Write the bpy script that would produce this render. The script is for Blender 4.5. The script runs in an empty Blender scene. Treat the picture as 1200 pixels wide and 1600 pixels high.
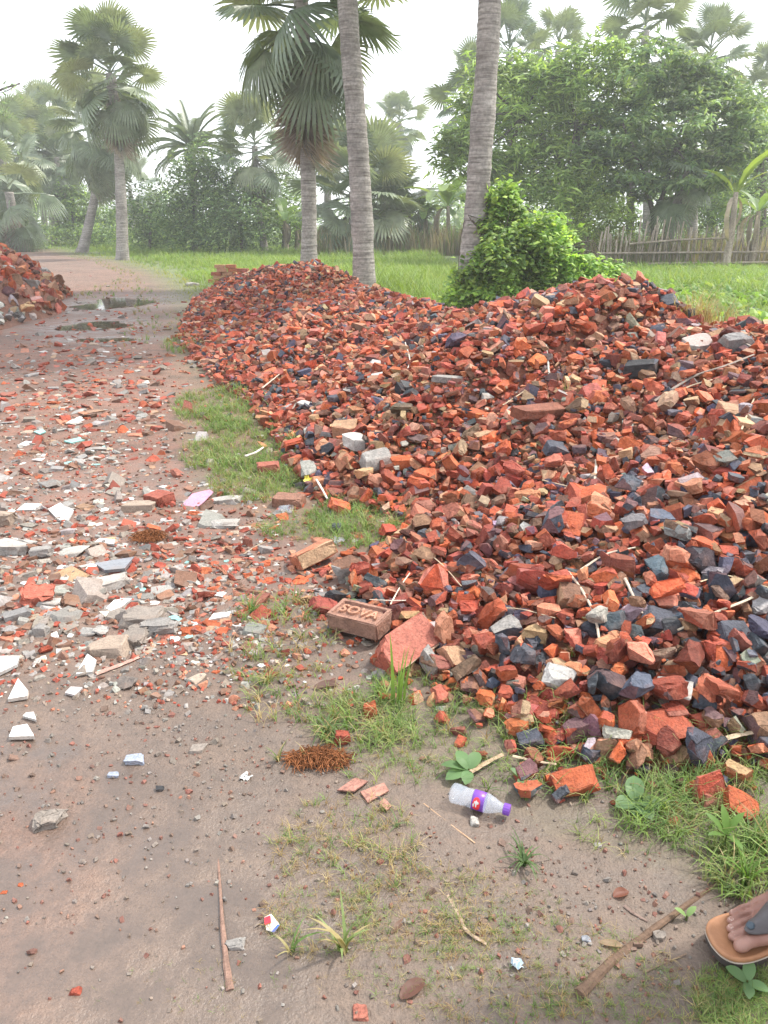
import bpy, bmesh, math, random
import numpy as np
from mathutils import Vector, Matrix

random.seed(7)
rng = np.random.default_rng(11)
scene = bpy.context.scene
COL = scene.collection
R = math.radians

# ------------------------------------------------------------------ camera, sky, sun, exposure
CAM_H = 1.5
FPX = 1186.0                      # focal length in photograph pixels (1200 x 1600)
TILT = math.atan(450 / FPX)       # the horizon lies 450 px above the centre
cam_data = bpy.data.cameras.new("camera")
cam_data.sensor_fit = 'VERTICAL'
cam_data.sensor_height = 24.0
cam_data.lens = FPX / 1600 * 24.0
cam_data.clip_start = 0.05
cam_data.clip_end = 3000
cam = bpy.data.objects.new("camera", cam_data)
cam.location = (0, 0, CAM_H)
cam.rotation_euler = (math.pi / 2 - TILT, 0, 0)
COL.objects.link(cam)
scene.camera = cam

SUN_EL, SUN_AZ = R(54), R(66)     # azimuth from +Y (view direction) towards +X
world = bpy.data.worlds.new("World")
scene.world = world
world.use_nodes = True
wn, wl = world.node_tree.nodes, world.node_tree.links
wn.clear()
w_out = wn.new('ShaderNodeOutputWorld')
w_bg = wn.new('ShaderNodeBackground')
w_sky = wn.new('ShaderNodeTexSky')
w_sky.sky_type = 'NISHITA'
w_sky.sun_disc = False
w_sky.sun_elevation = SUN_EL
w_sky.sun_rotation = SUN_AZ
w_sky.air_density = 1.0
w_sky.dust_density = 4.0
w_sky.ozone_density = 1.0
w_mix = wn.new('ShaderNodeMix')
w_mix.data_type = 'RGBA'
w_mix.inputs[0].default_value = 0.75        # thin even cloud veil over the whole sky
w_mix.inputs[7].default_value = (7.2, 7.4, 7.7, 1)
wl.new(w_sky.outputs[0], w_mix.inputs[6])
wl.new(w_mix.outputs[2], w_bg.inputs[0])
w_bg.inputs[1].default_value = 0.10
wl.new(w_bg.outputs[0], w_out.inputs[0])

sun_data = bpy.data.lights.new("sun", 'SUN')
sun_data.energy = 2.0
sun_data.angle = R(6)
sun_data.color = (1.0, 0.95, 0.86)
sun = bpy.data.objects.new("sun", sun_data)
d = Vector((math.sin(SUN_AZ) * math.cos(SUN_EL), math.cos(SUN_AZ) * math.cos(SUN_EL), math.sin(SUN_EL)))
sun.rotation_euler = (-d).to_track_quat('-Z', 'Y').to_euler()
sun.location = d * 60
COL.objects.link(sun)

scene.view_settings.view_transform = 'Standard'
scene.view_settings.look = 'None'
scene.view_settings.exposure = 1.68
scene.view_settings.gamma = 1.0
scene.view_settings.use_curve_mapping = False
scene.render.engine = 'CYCLES'
scene.cycles.max_bounces = 6
scene.cycles.transparent_max_bounces = 12
scene.cycles.volume_bounces = 2
scene.cycles.use_denoising = True

# ------------------------------------------------------------------ where things stand
CT, ST = math.cos(TILT), math.sin(TILT)

def ray(px, py):
    a, b = (px - 600) / FPX, -(py - 800) / FPX
    return np.array([a, CT + b * ST, -ST + b * CT])

def P(px, py, z=0.0):
    d = ray(px, py)
    t = (z - CAM_H) / d[2]
    return d[0] * t, d[1] * t

def D(px, py, Y):
    d = ray(px, py)
    t = Y / d[1]
    return d[0] * t, CAM_H + d[2] * t

def proj(x, y, z):
    dep = y * CT - (z - CAM_H) * ST
    up = y * ST + (z - CAM_H) * CT
    return 600 + FPX * x / dep, 800 - FPX * up / dep, dep

# ------------------------------------------------------------------ noise
def vnoise(x, y, seed=0):
    x = np.asarray(x, float); y = np.asarray(y, float)
    xi, yi = np.floor(x).astype(np.int64), np.floor(y).astype(np.int64)
    fx, fy = x - xi, y - yi
    fx = fx * fx * (3 - 2 * fx); fy = fy * fy * (3 - 2 * fy)
    def h(i, j):
        n = (i * 374761393 + j * 668265263 + seed * 974634777) & 0x7fffffff
        n = ((n ^ (n >> 13)) * 1274126177) & 0x7fffffff
        n = n ^ (n >> 16)
        return (n & 0xffff) / 65535.0
    a = h(xi, yi) * (1 - fx) + h(xi + 1, yi) * fx
    b = h(xi, yi + 1) * (1 - fx) + h(xi + 1, yi + 1) * fx
    return a * (1 - fy) + b * fy

def fbm(x, y, oct=4, seed=0):
    s, a, t = 0, 0.5, 0
    for k in range(oct):
        s = s + a * vnoise(np.asarray(x) * 2 ** k, np.asarray(y) * 2 ** k, seed + k * 17)
        t += a; a *= 0.5
    return s / t

# ------------------------------------------------------------------ object helpers
def set_props(o, label=None, cat=None, group=None, kind=None):
    if label: o["label"] = label
    if cat: o["category"] = cat
    if group: o["group"] = group
    if kind: o["kind"] = kind
    return o

def link(o, parent=None):
    COL.objects.link(o)
    if parent: o.parent = parent
    return o

def empty(name, loc=(0, 0, 0), rot=(0, 0, 0)):
    o = bpy.data.objects.new(name, None)
    o.empty_display_size = 0.1
    o.location = loc; o.rotation_euler = rot
    return link(o)

def tri_mesh(name, V, F, cols=None, smooth=False):
    """mesh from numpy arrays of vertices and triangles; cols = one colour a face"""
    V = np.asarray(V, np.float32); F = np.asarray(F, np.int32)
    me = bpy.data.meshes.new(name)
    me.vertices.add(len(V)); me.vertices.foreach_set('co', V.ravel())
    me.loops.add(F.size); me.loops.foreach_set('vertex_index', F.ravel())
    me.polygons.add(len(F))
    me.polygons.foreach_set('loop_start', np.arange(0, F.size, 3, dtype=np.int32))
    me.polygons.foreach_set('loop_total', np.full(len(F), 3, np.int32))
    me.polygons.foreach_set('use_smooth', np.full(len(F), smooth, bool))
    me.update(calc_edges=True)
    if cols is not None:
        at = me.attributes.new('col', 'FLOAT_COLOR', 'FACE')
        c = np.ones((len(F), 4), np.float32); c[:, :3] = cols
        at.data.foreach_set('color', c.ravel())
    return me

def obj(name, me, mat, parent=None, loc=None):
    if mat is not None and not me.materials: me.materials.append(mat)
    o = bpy.data.objects.new(name, me)
    if loc is not None: o.location = loc
    return link(o, parent)

def tube(points, radii, n=8, cap=True, wob=0.0, seed=0):
    """triangles of a tapered tube through points"""
    pts = np.asarray(points, float); m = len(pts)
    rad = np.broadcast_to(np.asarray(radii, float), (m,))
    r_ = np.random.default_rng(seed)
    T = np.gradient(pts, axis=0)
    T /= np.linalg.norm(T, axis=1, keepdims=True) + 1e-9
    up = np.array([0, 0, 1.0]) if abs(T[0, 2]) < 0.9 else np.array([1.0, 0, 0])
    V = []
    for i in range(m):
        a = np.cross(up, T[i]); a /= np.linalg.norm(a) + 1e-9
        b = np.cross(T[i], a); up = b if abs(T[0, 2]) < 0.9 else up
        for k in range(n):
            t = 2 * math.pi * k / n
            rr = rad[i] * (1 + wob * (r_.random() - 0.5))
            V.append(pts[i] + rr * (math.cos(t) * a + math.sin(t) * b))
    F = []
    for i in range(m - 1):
        for k in range(n):
            p, q = i * n + k, i * n + (k + 1) % n
            F += [(p, q, q + n), (p, q + n, p + n)]
    if cap:
        c0, c1 = len(V), len(V) + 1
        V += [pts[0], pts[-1]]
        for k in range(n):
            F += [(c0, (k + 1) % n, k), (c1, (m - 1) * n + k, (m - 1) * n + (k + 1) % n)]
    return np.array(V), np.array(F)

def merge(parts):
    V, F, n = [], [], 0
    for v, f in parts:
        V.append(v); F.append(np.asarray(f) + n); n += len(v)
    return np.concatenate(V), np.concatenate(F)

def smooth_path(pts, n):
    """Catmull-Rom through points"""
    p = np.asarray(pts, float)
    if len(p) == 2:
        return np.linspace(p[0], p[1], n)
    q = np.vstack([2 * p[0] - p[1], p, 2 * p[-1] - p[-2]])
    out = []
    for t in np.linspace(0, len(p) - 1 - 1e-6, n):
        i = int(t); f = t - i
        a, b, c, d_ = q[i], q[i + 1], q[i + 2], q[i + 3]
        out.append(0.5 * (2 * b + (c - a) * f + (2 * a - 5 * b + 4 * c - d_) * f * f + (3 * b - a - 3 * c + d_) * f ** 3))
    return np.array(out)

def rot_mats(n, r_, tilt=math.pi, spin=True):
    """n random rotation matrices; tilt limits how far z leans"""
    az = r_.random(n) * 2 * math.pi
    tl = r_.normal(0, 1, n) * tilt if tilt < 1.5 else np.arccos(1 - 2 * r_.random(n))
    sp = r_.random(n) * 2 * math.pi
    def rz(a):
        m = np.zeros((n, 3, 3)); c, s = np.cos(a), np.sin(a)
        m[:, 0, 0] = c; m[:, 0, 1] = -s; m[:, 1, 0] = s; m[:, 1, 1] = c; m[:, 2, 2] = 1
        return m
    m = np.zeros((n, 3, 3)); c, s = np.cos(tl), np.sin(tl)
    m[:, 0, 0] = 1; m[:, 1, 1] = c; m[:, 1, 2] = -s; m[:, 2, 1] = s; m[:, 2, 2] = c
    return rz(az) @ m @ rz(sp)

def bake(tpls, ti, pos, rot, scl, base, alt=None):
    """many transformed templates as one set of triangles. tpls: (V, F, mix per face)"""
    VV, FF, CC, n = [], [], [], 0
    if alt is None: alt = base
    for t, (V, F, mx) in enumerate(tpls):
        s = np.nonzero(ti == t)[0]
        if not len(s): continue
        v = np.einsum('pij,pvj->pvi', rot[s], V[None] * scl[s][:, None, :]) + pos[s][:, None, :]
        f = F[None] + (np.arange(len(s)) * len(V))[:, None, None] + n
        c = base[s][:, None, :] * (1 - mx)[None, :, None] + alt[s][:, None, :] * mx[None, :, None]
        VV.append(v.reshape(-1, 3)); FF.append(f.reshape(-1, 3)); CC.append(c.reshape(-1, 3))
        n += v.shape[0] * v.shape[1]
    return np.concatenate(VV), np.concatenate(FF), np.concatenate(CC)

# ------------------------------------------------------------------ materials
def new_mat(name):
    m = bpy.data.materials.new(name); m.use_nodes = True
    nt = m.node_tree; nt.nodes.clear()
    out = nt.nodes.new('ShaderNodeOutputMaterial')
    return m, nt, out

def N(nt, t, **kw):
    n = nt.nodes.new(t)
    for k, v in kw.items(): setattr(n, k, v)
    return n

def noise_node(nt, scale, detail=4, rough=0.55, coord='Object', vec=None):
    tc = N(nt, 'ShaderNodeTexCoord') if vec is None else None
    n = N(nt, 'ShaderNodeTexNoise')
    n.inputs['Scale'].default_value = scale
    n.inputs['Detail'].default_value = detail
    n.inputs['Roughness'].default_value = rough
    nt.links.new(tc.outputs[coord] if vec is None else vec, n.inputs['Vector'])
    return n

def ramp(nt, src, stops):
    r = N(nt, 'ShaderNodeValToRGB')
    e = r.color_ramp.elements
    while len(e) < len(stops): e.new(0.5)
    for i, (p, c) in enumerate(stops):
        e[i].position = p
        e[i].color = (c, c, c, 1) if isinstance(c, (int, float)) else (*c, 1)
    nt.links.new(src, r.inputs[0])
    return r

def mixc(nt, fac, a, b, mode='MIX'):
    m = N(nt, 'ShaderNodeMix', data_type='RGBA', blend_type=mode)
    for s, v in ((0, fac), (6, a), (7, b)):
        if isinstance(v, (int, float)): m.inputs[s].default_value = v
        elif isinstance(v, tuple): m.inputs[s].default_value = (*v, 1)
        else: nt.links.new(v, m.inputs[s])
    return m.outputs[2]

def mathn(nt, op, a, b=0.0):
    m = N(nt, 'ShaderNodeMath', operation=op)
    for s, v in ((0, a), (1, b)):
        if isinstance(v, (int, float)): m.inputs[s].default_value = v
        else: nt.links.new(v, m.inputs[s])
    return m.outputs[0]

def bsdf(nt, out, color, rough=0.8, bump=None, bump_str=0.3, bump_dist=0.01, spec=0.3, link_out=True):
    b = N(nt, 'ShaderNodeBsdfPrincipled')
    if isinstance(color, tuple): b.inputs['Base Color'].default_value = (*color, 1)
    else: nt.links.new(color, b.inputs['Base Color'])
    if isinstance(rough, (int, float)): b.inputs['Roughness'].default_value = rough
    else: nt.links.new(rough, b.inputs['Roughness'])
    b.inputs['Specular IOR Level'].default_value = spec
    if bump is not None:
        bn = N(nt, 'ShaderNodeBump')
        bn.inputs['Strength'].default_value = bump_str
        bn.inputs['Distance'].default_value = bump_dist
        nt.links.new(bump, bn.inputs['Height'])
        nt.links.new(bn.outputs[0], b.inputs['Normal'])
    if link_out: nt.links.new(b.outputs[0], out.inputs[0])
    return b

def attr(nt, name='col'):
    return N(nt, 'ShaderNodeAttribute', attribute_name=name)

def mat_grain(name, rough=0.85, scale=28.0, amount=0.35, bump_str=0.5, dist=0.006, spec=0.25, dust=None):
    """colour from the piece itself, grain and relief from noise"""
    m, nt, out = new_mat(name)
    c = attr(nt).outputs['Color']
    n1 = noise_node(nt, scale, 6, 0.65)
    n2 = noise_node(nt, scale * 5, 3, 0.6)
    v = ramp(nt, n1.outputs[0], [(0.25, 1 - amount), (0.75, 1 + amount)])
    c2 = mixc(nt, 1.0, c, v.outputs[0], 'MULTIPLY')
    sp = ramp(nt, n2.outputs[0], [(0.36, 0.72), (0.5, 1.0), (0.72, 1.15)])
    c2 = mixc(nt, 1.0, c2, sp.outputs[0], 'MULTIPLY')
    if dust:
        dn = ramp(nt, noise_node(nt, scale * 0.45, 4, 0.6).outputs[0], [(0.52, 0.0), (0.72, dust[1])])
        c2 = mixc(nt, dn.outputs[0], c2, dust[0])
    h = mathn(nt, 'ADD', n1.outputs[0], mathn(nt, 'MULTIPLY', n2.outputs[0], 0.4))
    bsdf(nt, out, c2, rough, h, bump_str, dist, spec)
    return m

M = {}
M['brick'] = mat_grain('brick_surface', 0.72, 26, 0.40, 0.9, 0.010, 0.3, ((0.25, 0.135, 0.09), 0.32))
M['stone'] = mat_grain('stone_surface', 0.7, 30, 0.25, 0.5, 0.005, 0.35, ((.17, .125, .10), .75))
M['tile'] = mat_grain('tile_surface', 0.35, 18, 0.16, 0.15, 0.002, 0.5, ((.20, .15, .12), .6))
M['fibre'] = mat_grain('coir_fibre', 0.9, 60, 0.3, 0.3, 0.002, 0.1)
M['wood'] = mat_grain('weathered_wood', 0.8, 40, 0.35, 0.4, 0.003, 0.2)
M['cloth'] = mat_grain('trouser_cloth', 0.9, 90, 0.15, 0.3, 0.002, 0.1)

def mat_leaf(name, transl=0.5, rough=0.5, spec=0.35, use_obj=False, stops=None):
    m, nt, out = new_mat(name)
    if use_obj:
        oi = N(nt, 'ShaderNodeObjectInfo')
        c = ramp(nt, oi.outputs['Random'], stops).outputs[0]
        n1 = noise_node(nt, 5, 3)
        v = ramp(nt, n1.outputs[0], [(0.3, 0.75), (0.7, 1.2)])
        c = mixc(nt, 1.0, c, v.outputs[0], 'MULTIPLY')
    else:
        c = attr(nt).outputs['Color']
    b = bsdf(nt, out, c, rough, spec=spec, link_out=False)
    t = N(nt, 'ShaderNodeBsdfTranslucent')
    tcol = mixc(nt, 1.0, c, (1.25, 1.2, 0.6), 'MULTIPLY')
    nt.links.new(tcol, t.inputs[0])
    mx = N(nt, 'ShaderNodeMixShader'); mx.inputs[0].default_value = transl
    nt.links.new(b.outputs[0], mx.inputs[1]); nt.links.new(t.outputs[0], mx.inputs[2])
    nt.links.new(mx.outputs[0], out.inputs[0])
    return m

M['leaf'] = mat_leaf('leaf_blade')
M['grass'] = mat_leaf('grass_blade', 0.4, 0.55, 0.3)
M['frond'] = mat_leaf('fan_frond_blade', 0.3, 0.38, 0.5, True,
                      [(0.0, (0.14, 0.19, 0.12)), (0.4, (0.185, 0.235, 0.15)), (0.75, (0.22, 0.265, 0.175)), (1.0, (0.27, 0.30, 0.18))])
M['dead'] = mat_leaf('dead_frond_blade', 0.2, 0.8, 0.1, True,
                     [(0.0, (0.16, 0.13, 0.11)), (0.5, (0.27, 0.225, 0.19)), (1.0, (0.40, 0.335, 0.275))])

def mat_bark(name, c0, c1, c2, zs=9.0, ring=True, bs=0.7, bd=0.02):
    m, nt, out = new_mat(name)
    tc = N(nt, 'ShaderNodeTexCoord')
    mp = N(nt, 'ShaderNodeMapping'); mp.inputs['Scale'].default_value = (1.6, 1.6, zs) if ring else (6, 6, 1.0)
    nt.links.new(tc.outputs['Object'], mp.inputs[0])
    n1 = noise_node(nt, 1.6, 5, 0.65, vec=mp.outputs[0])
    n2 = noise_node(nt, 22, 4, 0.6)
    n3 = noise_node(nt, 1.3, 4, 0.6)
    c = ramp(nt, n1.outputs[0], [(0.3, c0), (0.5, c1), (0.68, c2)]).outputs[0]
    c = mixc(nt, 1.0, c, ramp(nt, n2.outputs[0], [(0.3, 0.65), (0.65, 1.12)]).outputs[0], 'MULTIPLY')
    c = mixc(nt, ramp(nt, n3.outputs[0], [(0.48, 0.0), (0.64, 0.5)]).outputs[0], c, tuple(0.55 * v for v in c0))
    h = mathn(nt, 'ADD', n1.outputs[0], mathn(nt, 'MULTIPLY', n2.outputs[0], 0.35))
    bsdf(nt, out, c, 0.9, h, bs, bd, 0.15)
    return m

M['palm_bark'] = mat_bark('palm_bark', (0.15, 0.135, 0.12), (0.31, 0.285, 0.26), (0.43, 0.40, 0.365), zs=22.0)
M['bark'] = mat_bark('tree_bark', (0.05, 0.042, 0.035), (0.12, 0.10, 0.085), (0.24, 0.21, 0.18), ring=False)
M['pale_bark'] = mat_bark('pale_bark', (0.16, 0.14, 0.125), (0.27, 0.245, 0.22), (0.4, 0.37, 0.33))
M['bamboo'] = mat_bark('dry_bamboo', (0.20, 0.165, 0.13), (0.34, 0.285, 0.23), (0.48, 0.41, 0.33), ring=False)

def mat_plain(name, color, rough=0.5, spec=0.4, bump=0.0):
    m, nt, out = new_mat(name)
    n1 = noise_node(nt, 40, 4)
    c = mixc(nt, 1.0, color, ramp(nt, n1.outputs[0], [(0.3, 0.85), (0.7, 1.12)]).outputs[0], 'MULTIPLY')
    bsdf(nt, out, c, rough, n1.outputs[0] if bump else None, bump, 0.003, spec)
    return m

# mud of the track and the ground beside it: regional colours from vertex masks, detail from noise
def make_mud():
    m, nt, out = new_mat('damp_earth')
    n_big = noise_node(nt, 0.9, 4, 0.55)
    n_mid = noise_node(nt, 6, 6, 0.65)
    n_fine = noise_node(nt, 45, 5, 0.7)
    n_grit = noise_node(nt, 160, 3, 0.6)
    c = ramp(nt, n_mid.outputs[0], [(0.28, (0.084, 0.057, 0.041)), (0.5, (0.132, 0.092, 0.068)), (0.72, (0.178, 0.128, 0.096))]).outputs[0]
    red = attr(nt, 'red').outputs['Fac']
    rfac = mathn(nt, 'MULTIPLY', red, ramp(nt, n_mid.outputs[0], [(0.35, 0.15), (0.62, 0.85)]).outputs[0])
    c = mixc(nt, rfac, c, (0.225, 0.098, 0.064))
    green = attr(nt, 'green').outputs['Fac']
    gfac = mathn(nt, 'MULTIPLY', green, ramp(nt, n_fine.outputs[0], [(0.3, 0.6), (0.6, 1.0)]).outputs[0])
    c = mixc(nt, gfac, c, (0.10, 0.14, 0.04))
    c = mixc(nt, 1.0, c, ramp(nt, n_fine.outputs[0], [(0.3, 0.72), (0.55, 1.0), (0.75, 1.18)]).outputs[0], 'MULTIPLY')
    c = mixc(nt, 1.0, c, ramp(nt, n_grit.outputs[0], [(0.32, 0.7), (0.45, 1.0), (0.7, 1.1)]).outputs[0], 'MULTIPLY')
    c = mixc(nt, 1.0, c, ramp(nt, n_big.outputs[0], [(0.34, 0.78), (0.5, 1.0), (0.66, 1.12)]).outputs[0], 'MULTIPLY')
    wet = attr(nt, 'wet').outputs['Fac']
    wf = mathn(nt, 'MULTIPLY', wet, ramp(nt, n_mid.outputs[0], [(0.42, 1.0), (0.66, 0.25)]).outputs[0])
    c = mixc(nt, mathn(nt, 'MULTIPLY', wf, 0.5), c, (0.092, 0.072, 0.060))
    rough = mathn(nt, 'SUBTRACT', 0.86, mathn(nt, 'MULTIPLY', wf, 0.72))
    h = mathn(nt, 'ADD', mathn(nt, 'MULTIPLY', n_mid.outputs[0], 1.0), mathn(nt, 'MULTIPLY', n_fine.outputs[0], 0.5))
    h = mathn(nt, 'ADD', h, mathn(nt, 'MULTIPLY', n_grit.outputs[0], 0.34))
    b = bsdf(nt, out, c, rough, None, spec=0.7)
    bn = N(nt, 'ShaderNodeBump'); bn.inputs['Distance'].default_value = 0.03
    st = mathn(nt, 'SUBTRACT', 0.75, mathn(nt, 'MULTIPLY', wf, 0.62))
    nt.links.new(st, bn.inputs['Strength']); nt.links.new(h, bn.inputs['Height'])
    nt.links.new(bn.outputs[0], b.inputs['Normal'])
    return m
M['mud'] = make_mud()

def make_water():
    m, nt, out = new_mat('puddle_water')
    gl = N(nt, 'ShaderNodeBsdfGlossy'); gl.inputs['Roughness'].default_value = 0.03
    tr = N(nt, 'ShaderNodeBsdfTransparent'); tr.inputs[0].default_value = (0.75, 0.68, 0.58, 1)
    fr = N(nt, 'ShaderNodeFresnel'); fr.inputs[0].default_value = 1.33
    nz = noise_node(nt, 6, 2)
    bn = N(nt, 'ShaderNodeBump'); bn.inputs['Strength'].default_value = 0.04; bn.inputs['Distance'].default_value = 0.01
    nt.links.new(nz.outputs[0], bn.inputs['Height'])
    nt.links.new(bn.outputs[0], gl.inputs['Normal']); nt.links.new(bn.outputs[0], fr.inputs['Normal'])
    mx = N(nt, 'ShaderNodeMixShader')
    nt.links.new(fr.outputs[0], mx.inputs[0]); nt.links.new(tr.outputs[0], mx.inputs[1]); nt.links.new(gl.outputs[0], mx.inputs[2])
    nt.links.new(mx.outputs[0], out.inputs[0])
    return m
M['water'] = make_water()

# ------------------------------------------------------------------ polygon helpers
def in_poly(x, y, poly):
    x = np.asarray(x, float); y = np.asarray(y, float)
    ins = np.zeros(x.shape, bool)
    n = len(poly)
    for i in range(n):
        x0, y0 = poly[i]; x1, y1 = poly[(i + 1) % n]
        if y0 == y1: continue
        c = ((y0 > y) != (y1 > y)) & (x < (x1 - x0) * (y - y0) / (y1 - y0) + x0)
        ins ^= c
    return ins

def d_line(x, y, line, val=None):
    """distance to a polyline, and the interpolated value at the nearest point"""
    x = np.asarray(x, float); y = np.asarray(y, float)
    best = np.full(x.shape, 1e9); bv = np.zeros(x.shape)
    for i in range(len(line) - 1):
        (x0, y0), (x1, y1) = line[i][:2], line[i + 1][:2]
        dx, dy = x1 - x0, y1 - y0
        t = np.clip(((x - x0) * dx + (y - y0) * dy) / (dx * dx + dy * dy + 1e-12), 0, 1)
        dd = np.hypot(x - x0 - t * dx, y - y0 - t * dy)
        m = dd < best
        best = np.where(m, dd, best)
        if val is not None: bv = np.where(m, val[i] * (1 - t) + val[i + 1] * t, bv)
    return best, bv

# ------------------------------------------------------------------ the shape of the ground
PUDDLES = [((183, 472), 62, 9), ((150, 506), 64, 8), ((165, 528), 60, 4)]   # px centre, half sizes
PUD = []
for (c, hx, hy) in PUDDLES:
    x, y = P(*c); x1, _ = P(c[0] + hx, c[1]); _, y1 = P(c[0], c[1] - hy)
    PUD.append((x, y, x1 - x, y1 - y))

def ground_z(x, y):
    x = np.asarray(x, float); y = np.asarray(y, float)
    far = np.clip((y - 8) / 20, 0, 1)
    z = (fbm(x * 1.3, y * 1.3, 3, 5) - 0.5) * 0.035 + (fbm(x * 6, y * 6, 3, 9) - 0.5) * 0.022
    z = z + (fbm(x * 0.15, y * 0.15, 3, 3) - 0.5) * 0.25 * far
    flat = np.exp(-((x + 0.75) ** 2 / 0.5 + (y - 1.4) ** 2 / 0.5))      # the wet hollow at the camera's feet
    z = z * (1 - 0.6 * flat) - 0.012 * flat
    for (px_, py_, rx, ry) in PUD:
        q = ((x - px_) / (rx * 1.1)) ** 2 + ((y - py_) / (ry * 1.15)) ** 2
        k = np.exp(-q * 1.2)
        z = z * (1 - k) - 0.055 * k
    return z

# main heap: foot line on the ground and ridge line
FOOT = [P(*q) for q in [(1000, 1222), (850, 1190), (715, 1090), (640, 1050), (570, 960), (535, 925), (560, 890), (640, 825),
                        (560, 800), (500, 785), (445, 720), (390, 640), (325, 595), (275, 530), (300, 470), (345, 445)]]
FOOT = [(4.6, 1.3), (2.6, 1.6), (1.13, 1.78)] + FOOT + [(-4.3, 21.3)]
RIDGE = [(-4.3, 21.3, 0.0), (-3.6, 19.0, .30), (-2.3, 16.4, .62), (-1.25, 14.0, .84), (-0.75, 13.0, .76), (-0.38, 12.0, .60), (0.1, 10.6, .60), (0.60, 9.0, .59), (1.06, 8.0, .56),
         (1.40, 7.4, .63), (1.50, 6.6, .93), (1.74, 6.3, 1.03), (1.95, 6.0, 1.05), (2.18, 5.8, .93), (2.27, 5.5, .80), (2.62, 5.2, .84), (3.5, 4.5, .92), (4.6, 3.0, .8), (4.6, 1.2, 0.1)]
FRONT = [(a[0], a[1]) for a in FOOT] + [(a[0], a[1]) for a in RIDGE[1:-1]]
_rl = [(a[0], a[1]) for a in RIDGE]; _rv = [a[2] for a in RIDGE]

def heap_exact(x, y):
    df, _ = d_line(x, y, FOOT)
    dr, rv = d_line(x, y, _rl, _rv)
    ins = in_poly(x, y, FRONT)
    t = np.clip(df / (df + dr + 1e-6), 0, 1)
    hf = rv * (1 - (1 - t) ** 1.45)
    hb = np.where(df < 0.25, 0, rv - 0.62 * dr)
    h = np.where(ins, hf, np.maximum(hb, 0))
    lump = (fbm(x * 1.1, y * 1.1, 3, 21) - 0.5) * 0.22
    return np.maximum(h + lump * np.clip(h / 0.35, 0, 1) * np.where(ins, np.clip(dr / 0.5, 0.25, 1), 0.25), 0)

GX0, GX1, GY0, GY1, GS = -6.0, 5.2, 1.0, 22.5, 0.05
_gx = np.arange(GX0, GX1, GS); _gy = np.arange(GY0, GY1, GS)
_HX, _HY = np.meshgrid(_gx, _gy)
_HG = heap_exact(_HX, _HY)
for _ in range(2):     # soften creases
    _HG[1:-1, 1:-1] = (_HG[1:-1, 1:-1] * 2 + _HG[:-2, 1:-1] + _HG[2:, 1:-1] + _HG[1:-1, :-2] + _HG[1:-1, 2:]) / 6

def heap_z(x, y):
    x = np.asarray(x, float); y = np.asarray(y, float)
    u = np.clip((x - GX0) / GS, 0, len(_gx) - 1.001); v = np.clip((y - GY0) / GS, 0, len(_gy) - 1.001)
    i, j = u.astype(int), v.astype(int); f, g = u - i, v - j
    return (_HG[j, i] * (1 - f) + _HG[j, i + 1] * f) * (1 - g) + (_HG[j + 1, i] * (1 - f) + _HG[j + 1, i + 1] * f) * g

# second heap of earth and rubble on the other side of the track
LH = [(-8.0, 13.7, 1.9, 1.65), (-9.7, 16.6, 2.5, 2.0), (-7.6, 12.2, 1.55, 1.05), (-11.4, 19.8, 2.4, 1.35), (-6.9, 10.9, 1.2, .42)]
def left_z(x, y):
    h = np.zeros(np.shape(x))
    for (cx, cy, r, hh) in LH:
        q = np.hypot(np.asarray(x) - cx, np.asarray(y) - cy) / (r * 1.15)
        h = np.maximum(h, hh * np.clip(1 - q, 0, 1) ** 0.85)
    return h * (0.8 + 0.4 * fbm(np.asarray(x) * 1.2, np.asarray(y) * 1.2, 3, 31))

def surf(x, y):
    """top of whatever lies here: ground or heap"""
    return ground_z(x, y) + np.maximum(heap_z(x, y), left_z(x, y))

def hit(px, py):
    """where the line of sight through a photograph pixel meets ground or heap"""
    d = ray(px, py)
    ts = np.concatenate([np.arange(1.0, 9, 0.01), np.arange(9, 60, 0.05)])
    q = np.array([0, 0, CAM_H]) + ts[:, None] * d
    below = q[:, 2] < surf(q[:, 0], q[:, 1])
    k = np.argmax(below) if below.any() else len(ts) - 1
    return q[k]

# ------------------------------------------------------------------ ground and track
def grow(a, step, end, f):
    out = [a]
    while out[-1] < end:
        out.append(out[-1] + step); step *= f
    return out
xs = np.array(sorted([-v for v in grow(3.0, .05, 700, 1.07)] + list(np.arange(-2.97, 2.5, .035)) + grow(2.5, .05, 700, 1.08)))
ys = np.array([-40, -20, -10, -5, -3, -2, -1.2, -0.6, -0.2, 0.1, 0.4, 0.6] + list(np.arange(0.7, 6, .035)) + grow(6.0, .04, 1500, 1.025))
XX, YY = np.meshgrid(xs, ys)
ZZ = ground_z(XX, YY)
TRACK = [P(*q) for q in [(520, 1590), (470, 1250), (400, 1080), (370, 930), (290, 780), (265, 680), (245, 580), (250, 500), (245, 460), (215, 430), (165, 408), (95, 396), (60, 390)]]
TRACK = [(-0.05, -3)] + TRACK + [(-30, 62), (-28, 40), (-14, 24), (-8.5, 14), (-6, 9), (-4.5, 5), (-3.6, 2), (-3.2, -3)]
gmask = np.clip((YY - 6.5) / 3, 0, 1) * ~in_poly(XX, YY, TRACK)
dtr, _ = d_line(XX, YY, TRACK)
gmask = gmask * np.clip(dtr / 1.2, 0, 1)
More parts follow.
